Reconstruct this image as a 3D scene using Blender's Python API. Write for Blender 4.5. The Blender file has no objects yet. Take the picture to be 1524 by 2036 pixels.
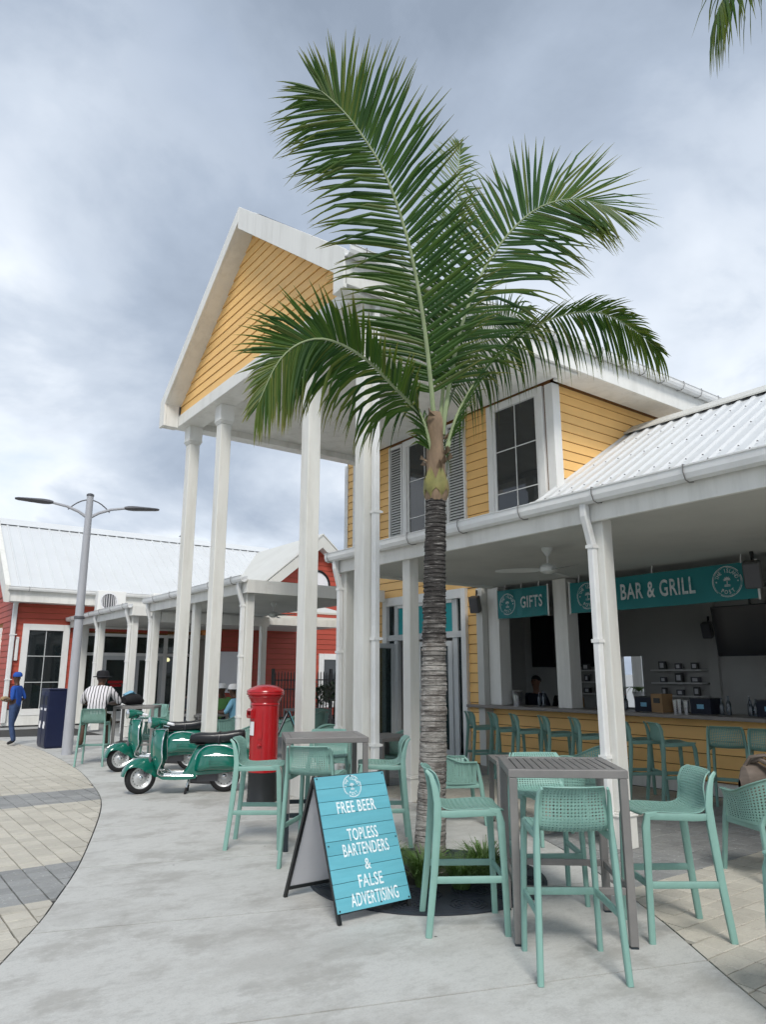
import bpy, math, random
from mathutils import Vector, Matrix, noise as mnoise
random.seed(11)
sc = bpy.context.scene
COL = sc.collection
R = math.radians

# ---------------------------------------------------------------- camera
# world axes: +X runs into the bar building, +Y runs along its front
cam_d = bpy.data.cameras.new('camera')
cam = bpy.data.objects.new('camera', cam_d); COL.objects.link(cam)
cam_d.sensor_fit = 'HORIZONTAL'; cam_d.sensor_width = 36.0
cam_d.lens = 36.0 * 1430.0 / 1524.0
cam_d.clip_end = 3000
cam.location = (0, 0, 1.6)
cam.rotation_euler = (R(90 + 12.652), 0, -R(36.437))
sc.camera = cam

# ---------------------------------------------------------------- sky, sun, exposure
SUN_EL, SUN_AZ = R(48), R(212)        # azimuth: compass style from +Y towards +X
world = bpy.data.worlds.new('World'); sc.world = world
world.use_nodes = True
wn = world.node_tree; wn.nodes.clear()
def WN(t, **k):
    n = wn.nodes.new(t)
    for a, b in k.items(): setattr(n, a, b)
    return n
w_out = WN('ShaderNodeOutputWorld')
w_bg = WN('ShaderNodeBackground'); w_bg.inputs['Strength'].default_value = 0.1
w_sky = WN('ShaderNodeTexSky'); w_sky.sky_type = 'NISHITA'; w_sky.sun_disc = False
w_sky.sun_elevation = SUN_EL; w_sky.sun_rotation = SUN_AZ
w_sky.dust_density = 1.5
w_tc = WN('ShaderNodeTexCoord')
w_sep = WN('ShaderNodeSeparateXYZ'); wn.links.new(w_tc.outputs['Generated'], w_sep.inputs[0])
w_add = WN('ShaderNodeMath', operation='ADD'); wn.links.new(w_sep.outputs['Z'], w_add.inputs[0]); w_add.inputs[1].default_value = 0.42
w_max = WN('ShaderNodeMath', operation='MAXIMUM'); wn.links.new(w_add.outputs[0], w_max.inputs[0]); w_max.inputs[1].default_value = 0.08
w_dx = WN('ShaderNodeMath', operation='DIVIDE'); wn.links.new(w_sep.outputs['X'], w_dx.inputs[0]); wn.links.new(w_max.outputs[0], w_dx.inputs[1])
w_dy = WN('ShaderNodeMath', operation='DIVIDE'); wn.links.new(w_sep.outputs['Y'], w_dy.inputs[0]); wn.links.new(w_max.outputs[0], w_dy.inputs[1])
w_cmb = WN('ShaderNodeCombineXYZ'); wn.links.new(w_dx.outputs[0], w_cmb.inputs[0]); wn.links.new(w_dy.outputs[0], w_cmb.inputs[1])
def cloud_noise(scale, detail, rough, dist, off):
    mp = WN('ShaderNodeMapping'); mp.inputs['Location'].default_value = off
    wn.links.new(w_cmb.outputs[0], mp.inputs[0])
    n = WN('ShaderNodeTexNoise'); n.inputs['Scale'].default_value = scale; n.inputs['Detail'].default_value = detail
    n.inputs['Roughness'].default_value = rough; n.inputs['Distortion'].default_value = dist
    wn.links.new(mp.outputs[0], n.inputs['Vector'])
    return n
cn1 = cloud_noise(1.15, 6, 0.5, 0.2, (1.9, 8.8, 0))
cn2 = cloud_noise(2.3, 9, 0.57, 0.25, (1.9, 8.8, 0))
w_mixn = WN('ShaderNodeMix', data_type='FLOAT'); w_mixn.inputs[0].default_value = 0.42
wn.links.new(cn1.outputs[0], w_mixn.inputs[2]); wn.links.new(cn2.outputs[0], w_mixn.inputs[3])
w_hor = WN('ShaderNodeMath', operation='MULTIPLY_ADD'); wn.links.new(w_sep.outputs['Z'], w_hor.inputs[0]); w_hor.inputs[1].default_value = -0.11; w_hor.inputs[2].default_value = 0.045   # overcast is brighter towards the horizon
w_sum = WN('ShaderNodeMath', operation='ADD'); wn.links.new(w_mixn.outputs[0], w_sum.inputs[0]); wn.links.new(w_hor.outputs[0], w_sum.inputs[1])
w_rmp = WN('ShaderNodeValToRGB'); wn.links.new(w_sum.outputs[0], w_rmp.inputs[0])
el = w_rmp.color_ramp.elements
el[0].position = 0.355; el[0].color = (1.75, 2.12, 2.7, 1)
el[1].position = 0.585; el[1].color = (5.3, 5.65, 6.1, 1)
e = el.new(0.45); e.color = (2.55, 3.0, 3.7, 1)
e = el.new(0.53); e.color = (3.75, 4.2, 4.85, 1)
# thin places in the cloud let the clear sky through
w_thin = WN('ShaderNodeMapRange'); wn.links.new(cn2.outputs[0], w_thin.inputs[0])
w_thin.inputs[1].default_value = 0.55; w_thin.inputs[2].default_value = 0.72; w_thin.inputs[3].default_value = 0.0; w_thin.inputs[4].default_value = 0.35
w_mx = WN('ShaderNodeMix', data_type='RGBA'); wn.links.new(w_thin.outputs[0], w_mx.inputs[0])
wn.links.new(w_rmp.outputs[0], w_mx.inputs[6]); wn.links.new(w_sky.outputs[0], w_mx.inputs[7])
wn.links.new(w_mx.outputs[2], w_bg.inputs['Color']); wn.links.new(w_bg.outputs[0], w_out.inputs[0])

sun_d = bpy.data.lights.new('sun', 'SUN'); sun_d.energy = 1.5; sun_d.angle = R(18); sun_d.color = (1.0, 0.96, 0.9)
sun = bpy.data.objects.new('sun', sun_d); COL.objects.link(sun)
sun_dir = Vector((math.sin(SUN_AZ) * math.cos(SUN_EL), math.cos(SUN_AZ) * math.cos(SUN_EL), math.sin(SUN_EL)))
sun.rotation_euler = sun_dir.to_track_quat('Z', 'Y').to_euler()
sun.location = (0, 0, 30)

sc.view_settings.view_transform = 'Standard'; sc.view_settings.look = 'None'
sc.view_settings.gamma = 1.0; sc.view_settings.use_curve_mapping = False
sc.view_settings.exposure = 0.85
sc.render.engine = 'CYCLES'
sc.cycles.max_bounces = 6; sc.cycles.diffuse_bounces = 3; sc.cycles.glossy_bounces = 3
sc.cycles.use_adaptive_sampling = True; sc.cycles.adaptive_threshold = 0.03
sc.cycles.transparent_max_bounces = 8; sc.cycles.transmission_bounces = 4
sc.cycles.use_denoising = True
sc.cycles.sample_clamp_indirect = 6.0

# ---------------------------------------------------------------- mesh helpers
def V(*a): return Vector(a)
class MB:
    def __init__(s): s.v = []; s.f = []; s.m = []; s.s = []
    def add(s, vs, fs, mi=0, smooth=False, mat=None):
        o = len(s.v)
        if mat is not None: vs = [mat @ Vector(v) for v in vs]
        s.v.extend([tuple(v) for v in vs])
        for f in fs:
            s.f.append([i + o for i in f]); s.m.append(mi); s.s.append(smooth)
        return s
    def box(s, x0, x1, y0, y1, z0, z1, mi=0, mat=None):
        vs = [(x0,y0,z0),(x1,y0,z0),(x1,y1,z0),(x0,y1,z0),(x0,y0,z1),(x1,y0,z1),(x1,y1,z1),(x0,y1,z1)]
        return s.add(vs, BOXF, mi, False, mat)
    def beam(s, p, q, w, h, up=(0,0,1), mi=0, w2=None, h2=None):
        p = Vector(p); q = Vector(q); d = (q - p).normalized(); up = Vector(up)
        a = d.cross(up)
        if a.length < 1e-4: a = d.cross(Vector((1,0,0)))
        a.normalize(); b = a.cross(d).normalized()
        w2 = w if w2 is None else w2; h2 = h if h2 is None else h2
        vs = []
        for c, ww, hh in ((p, w, h), (q, w2, h2)):
            vs += [c - a*ww/2 - b*hh/2, c + a*ww/2 - b*hh/2, c + a*ww/2 + b*hh/2, c - a*ww/2 + b*hh/2]
        return s.add(vs, [(0,3,2,1),(4,5,6,7),(0,1,5,4),(1,2,6,5),(2,3,7,6),(3,0,4,7)], mi)
    def tube(s, pts, r, n=8, mi=0, caps=True, smooth=True, sq=None, up=None, power=2.0):
        pts = [Vector(p) for p in pts]
        if not isinstance(r, (list, tuple)): r = [r] * len(pts)
        T = []
        for i in range(len(pts)):
            a = pts[max(0, i-1)]; b = pts[min(len(pts)-1, i+1)]
            T.append((b - a).normalized())
        ref = Vector(up) if up else (Vector((0,0,1)) if abs(T[0].z) < 0.9 else Vector((1,0,0)))
        nrm = (ref - T[0]*ref.dot(T[0])).normalized()
        vs = []
        for i, p in enumerate(pts):
            nrm = (nrm - T[i]*nrm.dot(T[i]))
            if nrm.length < 1e-5: nrm = Vector((1,0,0)) - T[i]*T[i].x
            nrm.normalize(); bi = T[i].cross(nrm)
            ri = r[i]; ra, rb = ri if isinstance(ri, (list, tuple)) else (ri, ri)
            for k in range(n):
                a = 2*math.pi*(k+0.5)/n
                c, t = math.cos(a), math.sin(a)
                if power != 2.0:
                    c = math.copysign(abs(c)**(2/power), c); t = math.copysign(abs(t)**(2/power), t)
                vs.append(p + nrm*c*ra + bi*t*rb)
        fs = []
        for i in range(len(pts)-1):
            for k in range(n):
                k2 = (k+1) % n
                fs.append((i*n+k, i*n+k2, (i+1)*n+k2, (i+1)*n+k))
        s.add(vs, fs, mi, smooth)
        if caps:
            o = len(s.v) - len(vs)
            s.f.append([o + k for k in reversed(range(n))]); s.m.append(mi); s.s.append(False)
            s.f.append([o + (len(pts)-1)*n + k for k in range(n)]); s.m.append(mi); s.s.append(False)
        return s
    def lathe(s, prof, c=(0,0,0), n=24, mi=0, smooth=True, mat=None, caps=True):
        vs = []; fs = []
        for r, z in prof:
            for k in range(n):
                a = 2*math.pi*k/n
                vs.append((c[0]+r*math.cos(a), c[1]+r*math.sin(a), c[2]+z))
        for i in range(len(prof)-1):
            for k in range(n):
                k2 = (k+1) % n
                fs.append((i*n+k, i*n+k2, (i+1)*n+k2, (i+1)*n+k))
        if caps and prof[0][0] > 1e-4: fs.append(tuple(reversed(range(n))))
        if caps and prof[-1][0] > 1e-4: fs.append(tuple((len(prof)-1)*n+k for k in range(n)))
        return s.add(vs, fs, mi, smooth, mat)
    def prism(s, poly, vec, mi=0):
        n = len(poly); vec = Vector(vec)
        vs = [Vector(p) for p in poly] + [Vector(p) + vec for p in poly]
        fs = [tuple(reversed(range(n))), tuple(range(n, 2*n))] + [(i, (i+1) % n, (i+1) % n + n, i+n) for i in range(n)]
        return s.add(vs, fs, mi)
    def grid(s, rows, mi=0, smooth=True, closed=False):
        nr = len(rows); nc = len(rows[0]); vs = [p for r in rows for p in r]; fs = []
        for i in range(nr-1):
            for j in range(nc if closed else nc-1):
                j2 = (j+1) % nc
                fs.append((i*nc+j, i*nc+j2, (i+1)*nc+j2, (i+1)*nc+j))
        return s.add(vs, fs, mi, smooth)
    def sphere(s, c, r, n=12, mi=0):
        rx, ry, rz = r if isinstance(r, (list, tuple)) else (r, r, r)
        rows = []
        for i in range(n//2+1):
            t = math.pi*i/(n//2)
            rows.append([(c[0]+rx*math.sin(t)*math.cos(2*math.pi*k/n), c[1]+ry*math.sin(t)*math.sin(2*math.pi*k/n), c[2]-rz*math.cos(t)) for k in range(n)])
        return s.grid(rows, mi, True, True)
    def mesh(s, name, mats):
        me = bpy.data.meshes.new(name)
        me.from_pydata(s.v, [], s.f)
        if not isinstance(mats, (list, tuple)): mats = [mats]
        for m in mats: me.materials.append(m)
        me.polygons.foreach_set('material_index', s.m)
        me.polygons.foreach_set('use_smooth', s.s)
        if any(s.s): me.set_sharp_from_angle(angle=R(38))
        me.update()
        return me
    def build(s, name, mats, parent=None, loc=None, rz=None, bevel=0, fix=False):
        me = s.mesh(name, mats)
        o = bpy.data.objects.new(name, me); COL.objects.link(o)
        if fix or True:
            pass
        if parent: o.parent = parent
        if loc: o.location = loc
        if rz is not None: o.rotation_euler = (0, 0, rz)
        if bevel:
            b = o.modifiers.new('bevel', 'BEVEL'); b.width = bevel; b.segments = 2; b.limit_method = 'ANGLE'; b.angle_limit = R(40)
        return o
BOXF = [(0,3,2,1),(4,5,6,7),(0,1,5,4),(1,2,6,5),(2,3,7,6),(3,0,4,7)]

def tag(o, label=None, cat=None, group=None, kind=None):
    if label: o['label'] = label
    if cat: o['category'] = cat
    if group: o['group'] = group
    if kind: o['kind'] = kind
    return o
def empty(name, loc=(0,0,0), rz=0, label=None, cat=None, group=None, parent=None):
    o = bpy.data.objects.new(name, None); COL.objects.link(o)
    o.location = loc; o.rotation_euler = (0, 0, rz); o.empty_display_size = 0.2
    if parent: o.parent = parent
    tag(o, label, cat, group)
    return o
def copy_tree(o, parent=None, loc=None, rz=None, label=None):
    c = o.copy(); COL.objects.link(c); c.parent = parent
    if loc is not None: c.location = loc
    if rz is not None: c.rotation_euler = (0, 0, rz)
    if label: c['label'] = label
    for ch in KIDS.get(o.name, []) or o.children: copy_tree(ch, c)
    return c
KIDS = {}

# ---------------------------------------------------------------- materials
def M(name, col, rough=0.6, metal=0.0, var=0.1, vscale=2.5, bump=0.0, bscale=60, coat=0.0, objvar=0.0,
      dirt=None, dirt_amt=0.0, dscale=1.2, stretch=None, spec=0.5, transl=0.0, alpha=None):
    m = bpy.data.materials.new(name); m.use_nodes = True
    nt = m.node_tree; L = nt.links.new
    b = nt.nodes['Principled BSDF']
    b.inputs['Roughness'].default_value = rough; b.inputs['Metallic'].default_value = metal
    b.inputs['Specular IOR Level'].default_value = spec
    if coat: b.inputs['Coat Weight'].default_value = coat; b.inputs['Coat Roughness'].default_value = 0.06
    tc = nt.nodes.new('ShaderNodeTexCoord'); vec = tc.outputs['Object']
    oi = nt.nodes.new('ShaderNodeObjectInfo')
    if objvar:
        va = nt.nodes.new('ShaderNodeVectorMath'); va.operation = 'ADD'
        mu = nt.nodes.new('ShaderNodeMath'); mu.operation = 'MULTIPLY'; mu.inputs[1].default_value = 37.0
        L(oi.outputs['Random'], mu.inputs[0]); L(vec, va.inputs[0]); L(mu.outputs[0], va.inputs[1]); vec = va.outputs[0]
    if stretch:
        mp = nt.nodes.new('ShaderNodeMapping'); mp.inputs['Scale'].default_value = stretch; L(vec, mp.inputs[0]); vec = mp.outputs[0]
    n = nt.nodes.new('ShaderNodeTexNoise'); n.inputs['Scale'].default_value = vscale; n.inputs['Detail'].default_value = 7; n.inputs['Roughness'].default_value = 0.6
    L(vec, n.inputs['Vector'])
    mr = nt.nodes.new('ShaderNodeMapRange'); L(n.outputs[0], mr.inputs[0])
    mr.inputs[1].default_value = 0.25; mr.inputs[2].default_value = 0.75; mr.inputs[3].default_value = 1 - var; mr.inputs[4].default_value = 1 + var
    fac = mr.outputs[0]
    if objvar:
        m2 = nt.nodes.new('ShaderNodeMapRange'); L(oi.outputs['Random'], m2.inputs[0]); m2.inputs[3].default_value = 1 - objvar; m2.inputs[4].default_value = 1 + objvar
        mm = nt.nodes.new('ShaderNodeMath'); mm.operation = 'MULTIPLY'; L(fac, mm.inputs[0]); L(m2.outputs[0], mm.inputs[1]); fac = mm.outputs[0]
    vm = nt.nodes.new('ShaderNodeVectorMath'); vm.operation = 'SCALE'; vm.inputs[0].default_value = col[:3]; L(fac, vm.inputs['Scale'])
    c = vm.outputs[0]
    if dirt:
        dn = nt.nodes.new('ShaderNodeTexNoise'); dn.inputs['Scale'].default_value = dscale; dn.inputs['Detail'].default_value = 9; dn.inputs['Roughness'].default_value = 0.68
        L(vec, dn.inputs['Vector'])
        dr = nt.nodes.new('ShaderNodeMapRange'); L(dn.outputs[0], dr.inputs[0]); dr.inputs[1].default_value = 0.48; dr.inputs[2].default_value = 0.75; dr.inputs[4].default_value = dirt_amt
        mx = nt.nodes.new('ShaderNodeMix'); mx.data_type = 'RGBA'; L(dr.outputs[0], mx.inputs[0]); L(c, mx.inputs[6]); mx.inputs[7].default_value = (*dirt, 1); c = mx.outputs[2]
    L(c, b.inputs['Base Color'])
    if bump:
        bn = nt.nodes.new('ShaderNodeTexNoise'); bn.inputs['Scale'].default_value = bscale; bn.inputs['Detail'].default_value = 4; L(vec, bn.inputs['Vector'])
        bp = nt.nodes.new('ShaderNodeBump'); bp.inputs['Strength'].default_value = bump; bp.inputs['Distance'].default_value = 0.01
        L(bn.outputs[0], bp.inputs['Height']); L(bp.outputs[0], b.inputs['Normal'])
    if transl:
        out = nt.nodes['Material Output']; tr = nt.nodes.new('ShaderNodeBsdfTranslucent')
        ms = nt.nodes.new('ShaderNodeMixShader'); ms.inputs[0].default_value = transl
        sc2 = nt.nodes.new('ShaderNodeVectorMath'); sc2.operation = 'MULTIPLY'; L(c, sc2.inputs[0]); sc2.inputs[1].default_value = (1.6, 1.5, 0.6)
        L(sc2.outputs[0], tr.inputs['Color']); L(b.outputs[0], ms.inputs[1]); L(tr.outputs[0], ms.inputs[2]); L(ms.outputs[0], out.inputs[0])
    if alpha is not None:
        out = nt.nodes['Material Output']; tb = nt.nodes.new('ShaderNodeBsdfTransparent'); tb.inputs[0].default_value = (0.55, 0.62, 0.62, 1)
        ms = nt.nodes.new('ShaderNodeMixShader'); ms.inputs[0].default_value = alpha
        L(tb.outputs[0], ms.inputs[1]); L(b.outputs[0], ms.inputs[2]); L(ms.outputs[0], out.inputs[0])
    return m
MT = dict(
 white=M('white_paint', (.79,.785,.745), .55, var=.05, vscale=1.3, bump=.12, bscale=90, dirt=(.44,.43,.38), dirt_amt=.4, dscale=1.6, stretch=(2.5,2.5,.35)),
 stucco=M('white_stucco', (.76,.755,.71), .8, var=.05, vscale=1.5, bump=.35, bscale=120, dirt=(.45,.43,.37), dirt_amt=.42, dscale=1.8, stretch=(2.5,2.5,.35)),
 trim=M('white_trim', (.80,.80,.78), .45, var=.04, vscale=2, dirt=(.5,.49,.46), dirt_amt=.2),
 gutter=M('white_gutter', (.78,.785,.775), .3, var=.05, vscale=3, dirt=(.45,.44,.40), dirt_amt=.3, dscale=2.5),
 roofm=M('white_roof_sheet', (.66,.68,.69), .38, var=.03, vscale=.8, dirt=(.55,.54,.52), dirt_amt=.25, dscale=.7),
 roofold=M('cream_roof_sheet', (.64,.64,.60), .5, var=.04, vscale=.8, dirt=(.5,.48,.42), dirt_amt=.4, dscale=.7),
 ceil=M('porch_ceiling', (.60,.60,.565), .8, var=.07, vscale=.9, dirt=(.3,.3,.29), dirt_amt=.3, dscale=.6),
 yellow=M('yellow_siding', (.91,.56,.205), .6, var=.06, vscale=2.2, bump=.12, bscale=55, objvar=.05, dirt=(.80,.47,.155), dirt_amt=.25, stretch=(1,.35,1.5)),
 red=M('red_siding', (.44,.072,.042), .6, var=.08, vscale=2, bump=.12, bscale=50, objvar=.07, dirt=(.24,.04,.03), dirt_amt=.35),
 wallback=M('wall_backing', (.26,.11,.03), .9),
 slabm=None,
 glass=M('window_glass', (.012,.016,.018), .03, var=0, spec=.9),
 glassc=M('door_glass', (.02,.035,.038), .02, var=0, spec=.8, alpha=.45),
 alu=M('grey_white_frame', (.55,.57,.57), .4, var=.04),
 metal=M('taupe_metal', (.195,.188,.182), .42, var=.08, vscale=5, bump=.06, dirt=(.3,.28,.26), dirt_amt=.25, dscale=5),
 darkleg=M('dark_lower_leg', (.018,.028,.036), .45, var=.1),
 black=M('black_metal', (.012,.014,.015), .4, var=.1),
 mint=M('mint_plastic', (.205,.37,.32), .48, var=.07, vscale=6, objvar=.09, bump=.04, bscale=200, dirt=(.25,.44,.39), dirt_amt=.5, dscale=9),
 greenp=M('green_paint', (.004,.135,.095), .16, var=.05, coat=.8, spec=.6),
 chrome=M('chrome', (.72,.74,.75), .16, metal=1.0, var=.05),
 steel=M('wheel_steel', (.55,.56,.56), .35, metal=.35, var=.08),
 rubber=M('tyre_rubber', (.012,.012,.013), .8, var=.15, vscale=20),
 vinyl=M('black_vinyl', (.008,.009,.012), .3, var=.1, bump=.15, bscale=30),
 postred=M('post_box_red', (.40,.006,.010), .26, var=.06, coat=.35, dirt=(.25,.01,.01), dirt_amt=.3),
 navy=M('navy_paint', (.006,.011,.045), .38, var=.1),
 lamp=M('grey_lamp_metal', (.40,.41,.44), .4, var=.05),
 lampd=M('dark_grey_lamp', (.10,.10,.11), .45, var=.05),
 sky=M('sky_blue_board', (.135,.44,.53), .55, var=.09, vscale=7, stretch=(.4,3,3), objvar=.05, dirt=(.08,.36,.46), dirt_amt=.6, dscale=3),
 teal=M('teal_banner', (.004,.185,.195), .55, var=.08, vscale=2.5),
 tealpanel=M('teal_panel', (.004,.30,.32), .45, var=.03),
 print=M('white_print', (.82,.88,.90), .6, var=.12, vscale=14, dirt=(.3,.6,.68), dirt_amt=.55, dscale=22),
 printg=M('worn_white_print', (.62,.66,.66), .6, var=.15, vscale=10, dirt=(.02,.30,.31), dirt_amt=1.0, dscale=11),
 plywhite=M('white_sheet', (.80,.80,.82), .5, var=.05),
 trunk=None, frond=None,
 rachis=M('rachis', (.26,.32,.17), .5, var=.2, vscale=6),
 sheath=M('sheath_fibre', (.22,.155,.10), .85, var=.35, vscale=9, bump=.6, bscale=40, stretch=(2,2,.5), dirt=(.10,.07,.045), dirt_amt=.7, dscale=6),
 sheathg=M('green_sheath', (.20,.19,.06), .6, var=.35, vscale=9, dirt=(.27,.17,.085), dirt_amt=1.0, dscale=6),
 iron=M('cast_iron_grate', (.022,.028,.038), .55, var=.2, vscale=8, bump=.2),
 soil=M('soil', (.03,.025,.02), .95, var=.3),
 grass=M('grass_blade', (.10,.18,.05), .5, var=.4, vscale=14, transl=.2),
 bush=M('bush_leaf', (.035,.07,.03), .5, var=.4, vscale=6),
 wood=M('counter_wood', (.22,.20,.185), .4, var=.12, vscale=3),
 inwall=M('interior_wall', (.50,.50,.475), .85, var=.06, vscale=.9),
 infloor=M('interior_floor', (.12,.12,.115), .6, var=.1),
 screen=M('tv_screen', (.006,.007,.012), .18, var=0),
 speaker=M('grey_speaker', (.10,.10,.095), .6, var=.1),
 fan=M('fan_white', (.62,.64,.62), .4, var=.03),
 card=M('cardboard', (.28,.17,.08), .8, var=.12),
 bottle=M('bottle_glass', (.05,.07,.09), .08, var=.2, spec=.9, alpha=.75),
 ice=M('steel_cup', (.65,.66,.68), .22, metal=1, var=.1),
 skin=M('skin_dark', (.075,.036,.020), .5, var=.08),
 skinb=M('skin_tan', (.26,.13,.085), .5, var=.08),
 cblue=M('blue_shirt', (.012,.075,.36), .8, var=.15, vscale=8, bump=.9, bscale=14),
 jean=M('jean_denim', (.035,.065,.15), .85, var=.25, vscale=12, bump=.9, bscale=14),
 khaki=M('khaki_cloth', (.14,.14,.09), .85, var=.15),
 hat=M('black_cloth', (.01,.01,.013), .85, var=.2),
 cgreen=M('green_shirt', (.07,.19,.05), .85, var=.15),
 cwhite=M('white_cloth', (.72,.72,.72), .85, var=.1),
 clight=M('light_blue_shirt', (.18,.40,.55), .85, var=.12),
 cdark=M('dark_shirt', (.012,.016,.03), .85, var=.15),
 shoe=M('dark_shoe', (.012,.012,.014), .6, var=.1),
 bag=M('grey_brown_bag', (.16,.125,.10), .6, var=.25, vscale=8, stretch=(1,1,4)),
 bread=M('food_parcel', (.42,.29,.15), .8, var=.2),
 fence=M('dark_fence', (.05,.05,.05), .5),
 bird=M('bird_dark', (.03,.03,.035), .7),
 taillight=M('tail_light', (.25,.004,.006), .15, var=0),
 glow=None,
)
def stripes(name, c1, c2, freq, width, axis=1):
    m = M(name, c1, .85, var=.06, bump=1.0, bscale=12)
    nt = m.node_tree; b = nt.nodes['Principled BSDF']; tc = nt.nodes.new('ShaderNodeTexCoord')
    sp = nt.nodes.new('ShaderNodeSeparateXYZ'); nt.links.new(tc.outputs['Object'], sp.inputs[0])
    nz = nt.nodes.new('ShaderNodeTexNoise'); nz.inputs['Scale'].default_value = 6; nt.links.new(tc.outputs['Object'], nz.inputs[0])
    wob = nt.nodes.new('ShaderNodeMath'); wob.operation = 'MULTIPLY_ADD'; wob.inputs[1].default_value = 0.03; nt.links.new(nz.outputs[0], wob.inputs[0]); nt.links.new(sp.outputs[axis], wob.inputs[2])
    mu = nt.nodes.new('ShaderNodeMath'); mu.operation = 'MULTIPLY'; mu.inputs[1].default_value = freq; nt.links.new(wob.outputs[0], mu.inputs[0])
    fr = nt.nodes.new('ShaderNodeMath'); fr.operation = 'FRACT'; nt.links.new(mu.outputs[0], fr.inputs[0])
    lt = nt.nodes.new('ShaderNodeMath'); lt.operation = 'LESS_THAN'; lt.inputs[1].default_value = width; nt.links.new(fr.outputs[0], lt.inputs[0])
    mx = nt.nodes.new('ShaderNodeMix'); mx.data_type = 'RGBA'; nt.links.new(lt.outputs[0], mx.inputs[0]); mx.inputs[6].default_value = (*c1, 1); mx.inputs[7].default_value = (*c2, 1)
    nt.links.new(mx.outputs[2], b.inputs['Base Color'])
    return m
MT['coro'] = M('corrugated_plastic', (.82,.82,.84), .5, var=.04)
_nt = MT['coro'].node_tree; _tr = _nt.nodes.new('ShaderNodeBsdfTranslucent'); _tr.inputs[0].default_value = (.8,.8,.82,1); _ms = _nt.nodes.new('ShaderNodeMixShader'); _ms.inputs[0].default_value = .45
_nt.links.new(_nt.nodes['Principled BSDF'].outputs[0], _ms.inputs[1]); _nt.links.new(_tr.outputs[0], _ms.inputs[2]); _nt.links.new(_ms.outputs[0], _nt.nodes['Material Output'].inputs[0])
MT['striped'] = stripes('striped_shirt', (.72,.70,.72), (.02,.02,.03), 19, .27, 1)
gl = bpy.data.materials.new('lit_bulb'); gl.use_nodes = True
gl.node_tree.nodes['Principled BSDF'].inputs['Emission Color'].default_value = (1, .75, .4, 1); gl.node_tree.nodes['Principled BSDF'].inputs['Emission Strength'].default_value = 6
MT['glow'] = gl

def concrete(name, base, blot, blot_amt, speck=False, objvar=.03):
    m = bpy.data.materials.new(name); m.use_nodes = True; nt = m.node_tree; L = nt.links.new; b = nt.nodes['Principled BSDF']
    b.inputs['Roughness'].default_value = .82
    geo = nt.nodes.new('ShaderNodeNewGeometry'); vec = geo.outputs['Position']
    def nz(scale, detail, rough, st=(1,1,1), rot=0):
        mp = nt.nodes.new('ShaderNodeMapping'); mp.inputs['Scale'].default_value = st; mp.inputs['Rotation'].default_value = (0,0,rot); L(vec, mp.inputs[0])
        n = nt.nodes.new('ShaderNodeTexNoise'); n.inputs['Scale'].default_value = scale; n.inputs['Detail'].default_value = detail; n.inputs['Roughness'].default_value = rough; L(mp.outputs[0], n.inputs['Vector']); return n.outputs[0]
    def rng(x, a, b_, c, d):
        r = nt.nodes.new('ShaderNodeMapRange'); L(x, r.inputs[0]); r.inputs[1].default_value = a; r.inputs[2].default_value = b_; r.inputs[3].default_value = c; r.inputs[4].default_value = d; return r.outputs[0]
    def mix(fac, c1, c2):
        x = nt.nodes.new('ShaderNodeMix'); x.data_type = 'RGBA'; L(fac, x.inputs[0])
        (L(c1, x.inputs[6]) if not isinstance(c1, tuple) else setattr(x.inputs[6], 'default_value', (*c1, 1)))
        x.inputs[7].default_value = (*c2, 1); return x.outputs[2]
    c = mix(rng(nz(1.3, 14, .74, (1, 1.5, 1), .35), .50, .60, 0, blot_amt*.7), base, blot)
    c = mix(rng(nz(.6, 14, .72, (1,1.3,1)), .5, .6, 0, blot_amt*.5), c, tuple(x*1.02 for x in blot))
    c = mix(rng(nz(5.5, 14, .8, (.8, 1.6, 1), .35), .53, .62, 0, .5), c, tuple(x*.72 for x in base))
    c = mix(rng(nz(22, 10, .8, (1,1.5,1), .35), .5, .66, 0, .45), c, tuple(x*.66 for x in base))
    c = mix(rng(nz(90, 4, .7), .5, .75, 0, .5), c, tuple(x*.6 for x in base))
    c = mix(rng(nz(2.0, 8, .65), .55, .75, 0, .5), c, tuple(min(1, x*1.14) for x in base))
    if speck:
        c = mix(rng(nz(34, 2, .5), .66, .72, 0, .65), c, (.62,.64,.64))
    vo = nt.nodes.new('ShaderNodeTexVoronoi'); vo.inputs['Scale'].default_value = 2.6; L(vec, vo.inputs['Vector'])
    c = mix(rng(vo.outputs['Distance'], .02, .034, .85, 0), c, (.06,.06,.06))
    oi = nt.nodes.new('ShaderNodeObjectInfo'); hs = nt.nodes.new('ShaderNodeVectorMath'); hs.operation = 'SCALE'; L(c, hs.inputs[0]); L(rng(oi.outputs['Random'], 0, 1, 1-objvar, 1+objvar), hs.inputs['Scale'])
    L(hs.outputs[0], b.inputs['Base Color'])
    bp = nt.nodes.new('ShaderNodeBump'); bp.inputs['Strength'].default_value = .25; bp.inputs['Distance'].default_value = .006; L(nz(45, 5, .6, (1,2,1)), bp.inputs['Height']); L(bp.outputs[0], b.inputs['Normal'])
    return m
MT['slab'] = concrete('slab_concrete', (.53,.53,.505), (.31,.298,.272), .85)
MT['paver'] = concrete('light_paver', (.53,.50,.43), (.42,.39,.33), .5, objvar=.1)
MT['paverg'] = concrete('grey_paver', (.30,.305,.30), (.15,.155,.16), .5, speck=True, objvar=.1)
MT['joint'] = M('joint_sand', (.045,.045,.042), .95, var=.25, vscale=20)
MT['far'] = concrete('far_ground', (.36,.37,.365), (.27,.27,.26), .5)

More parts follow.
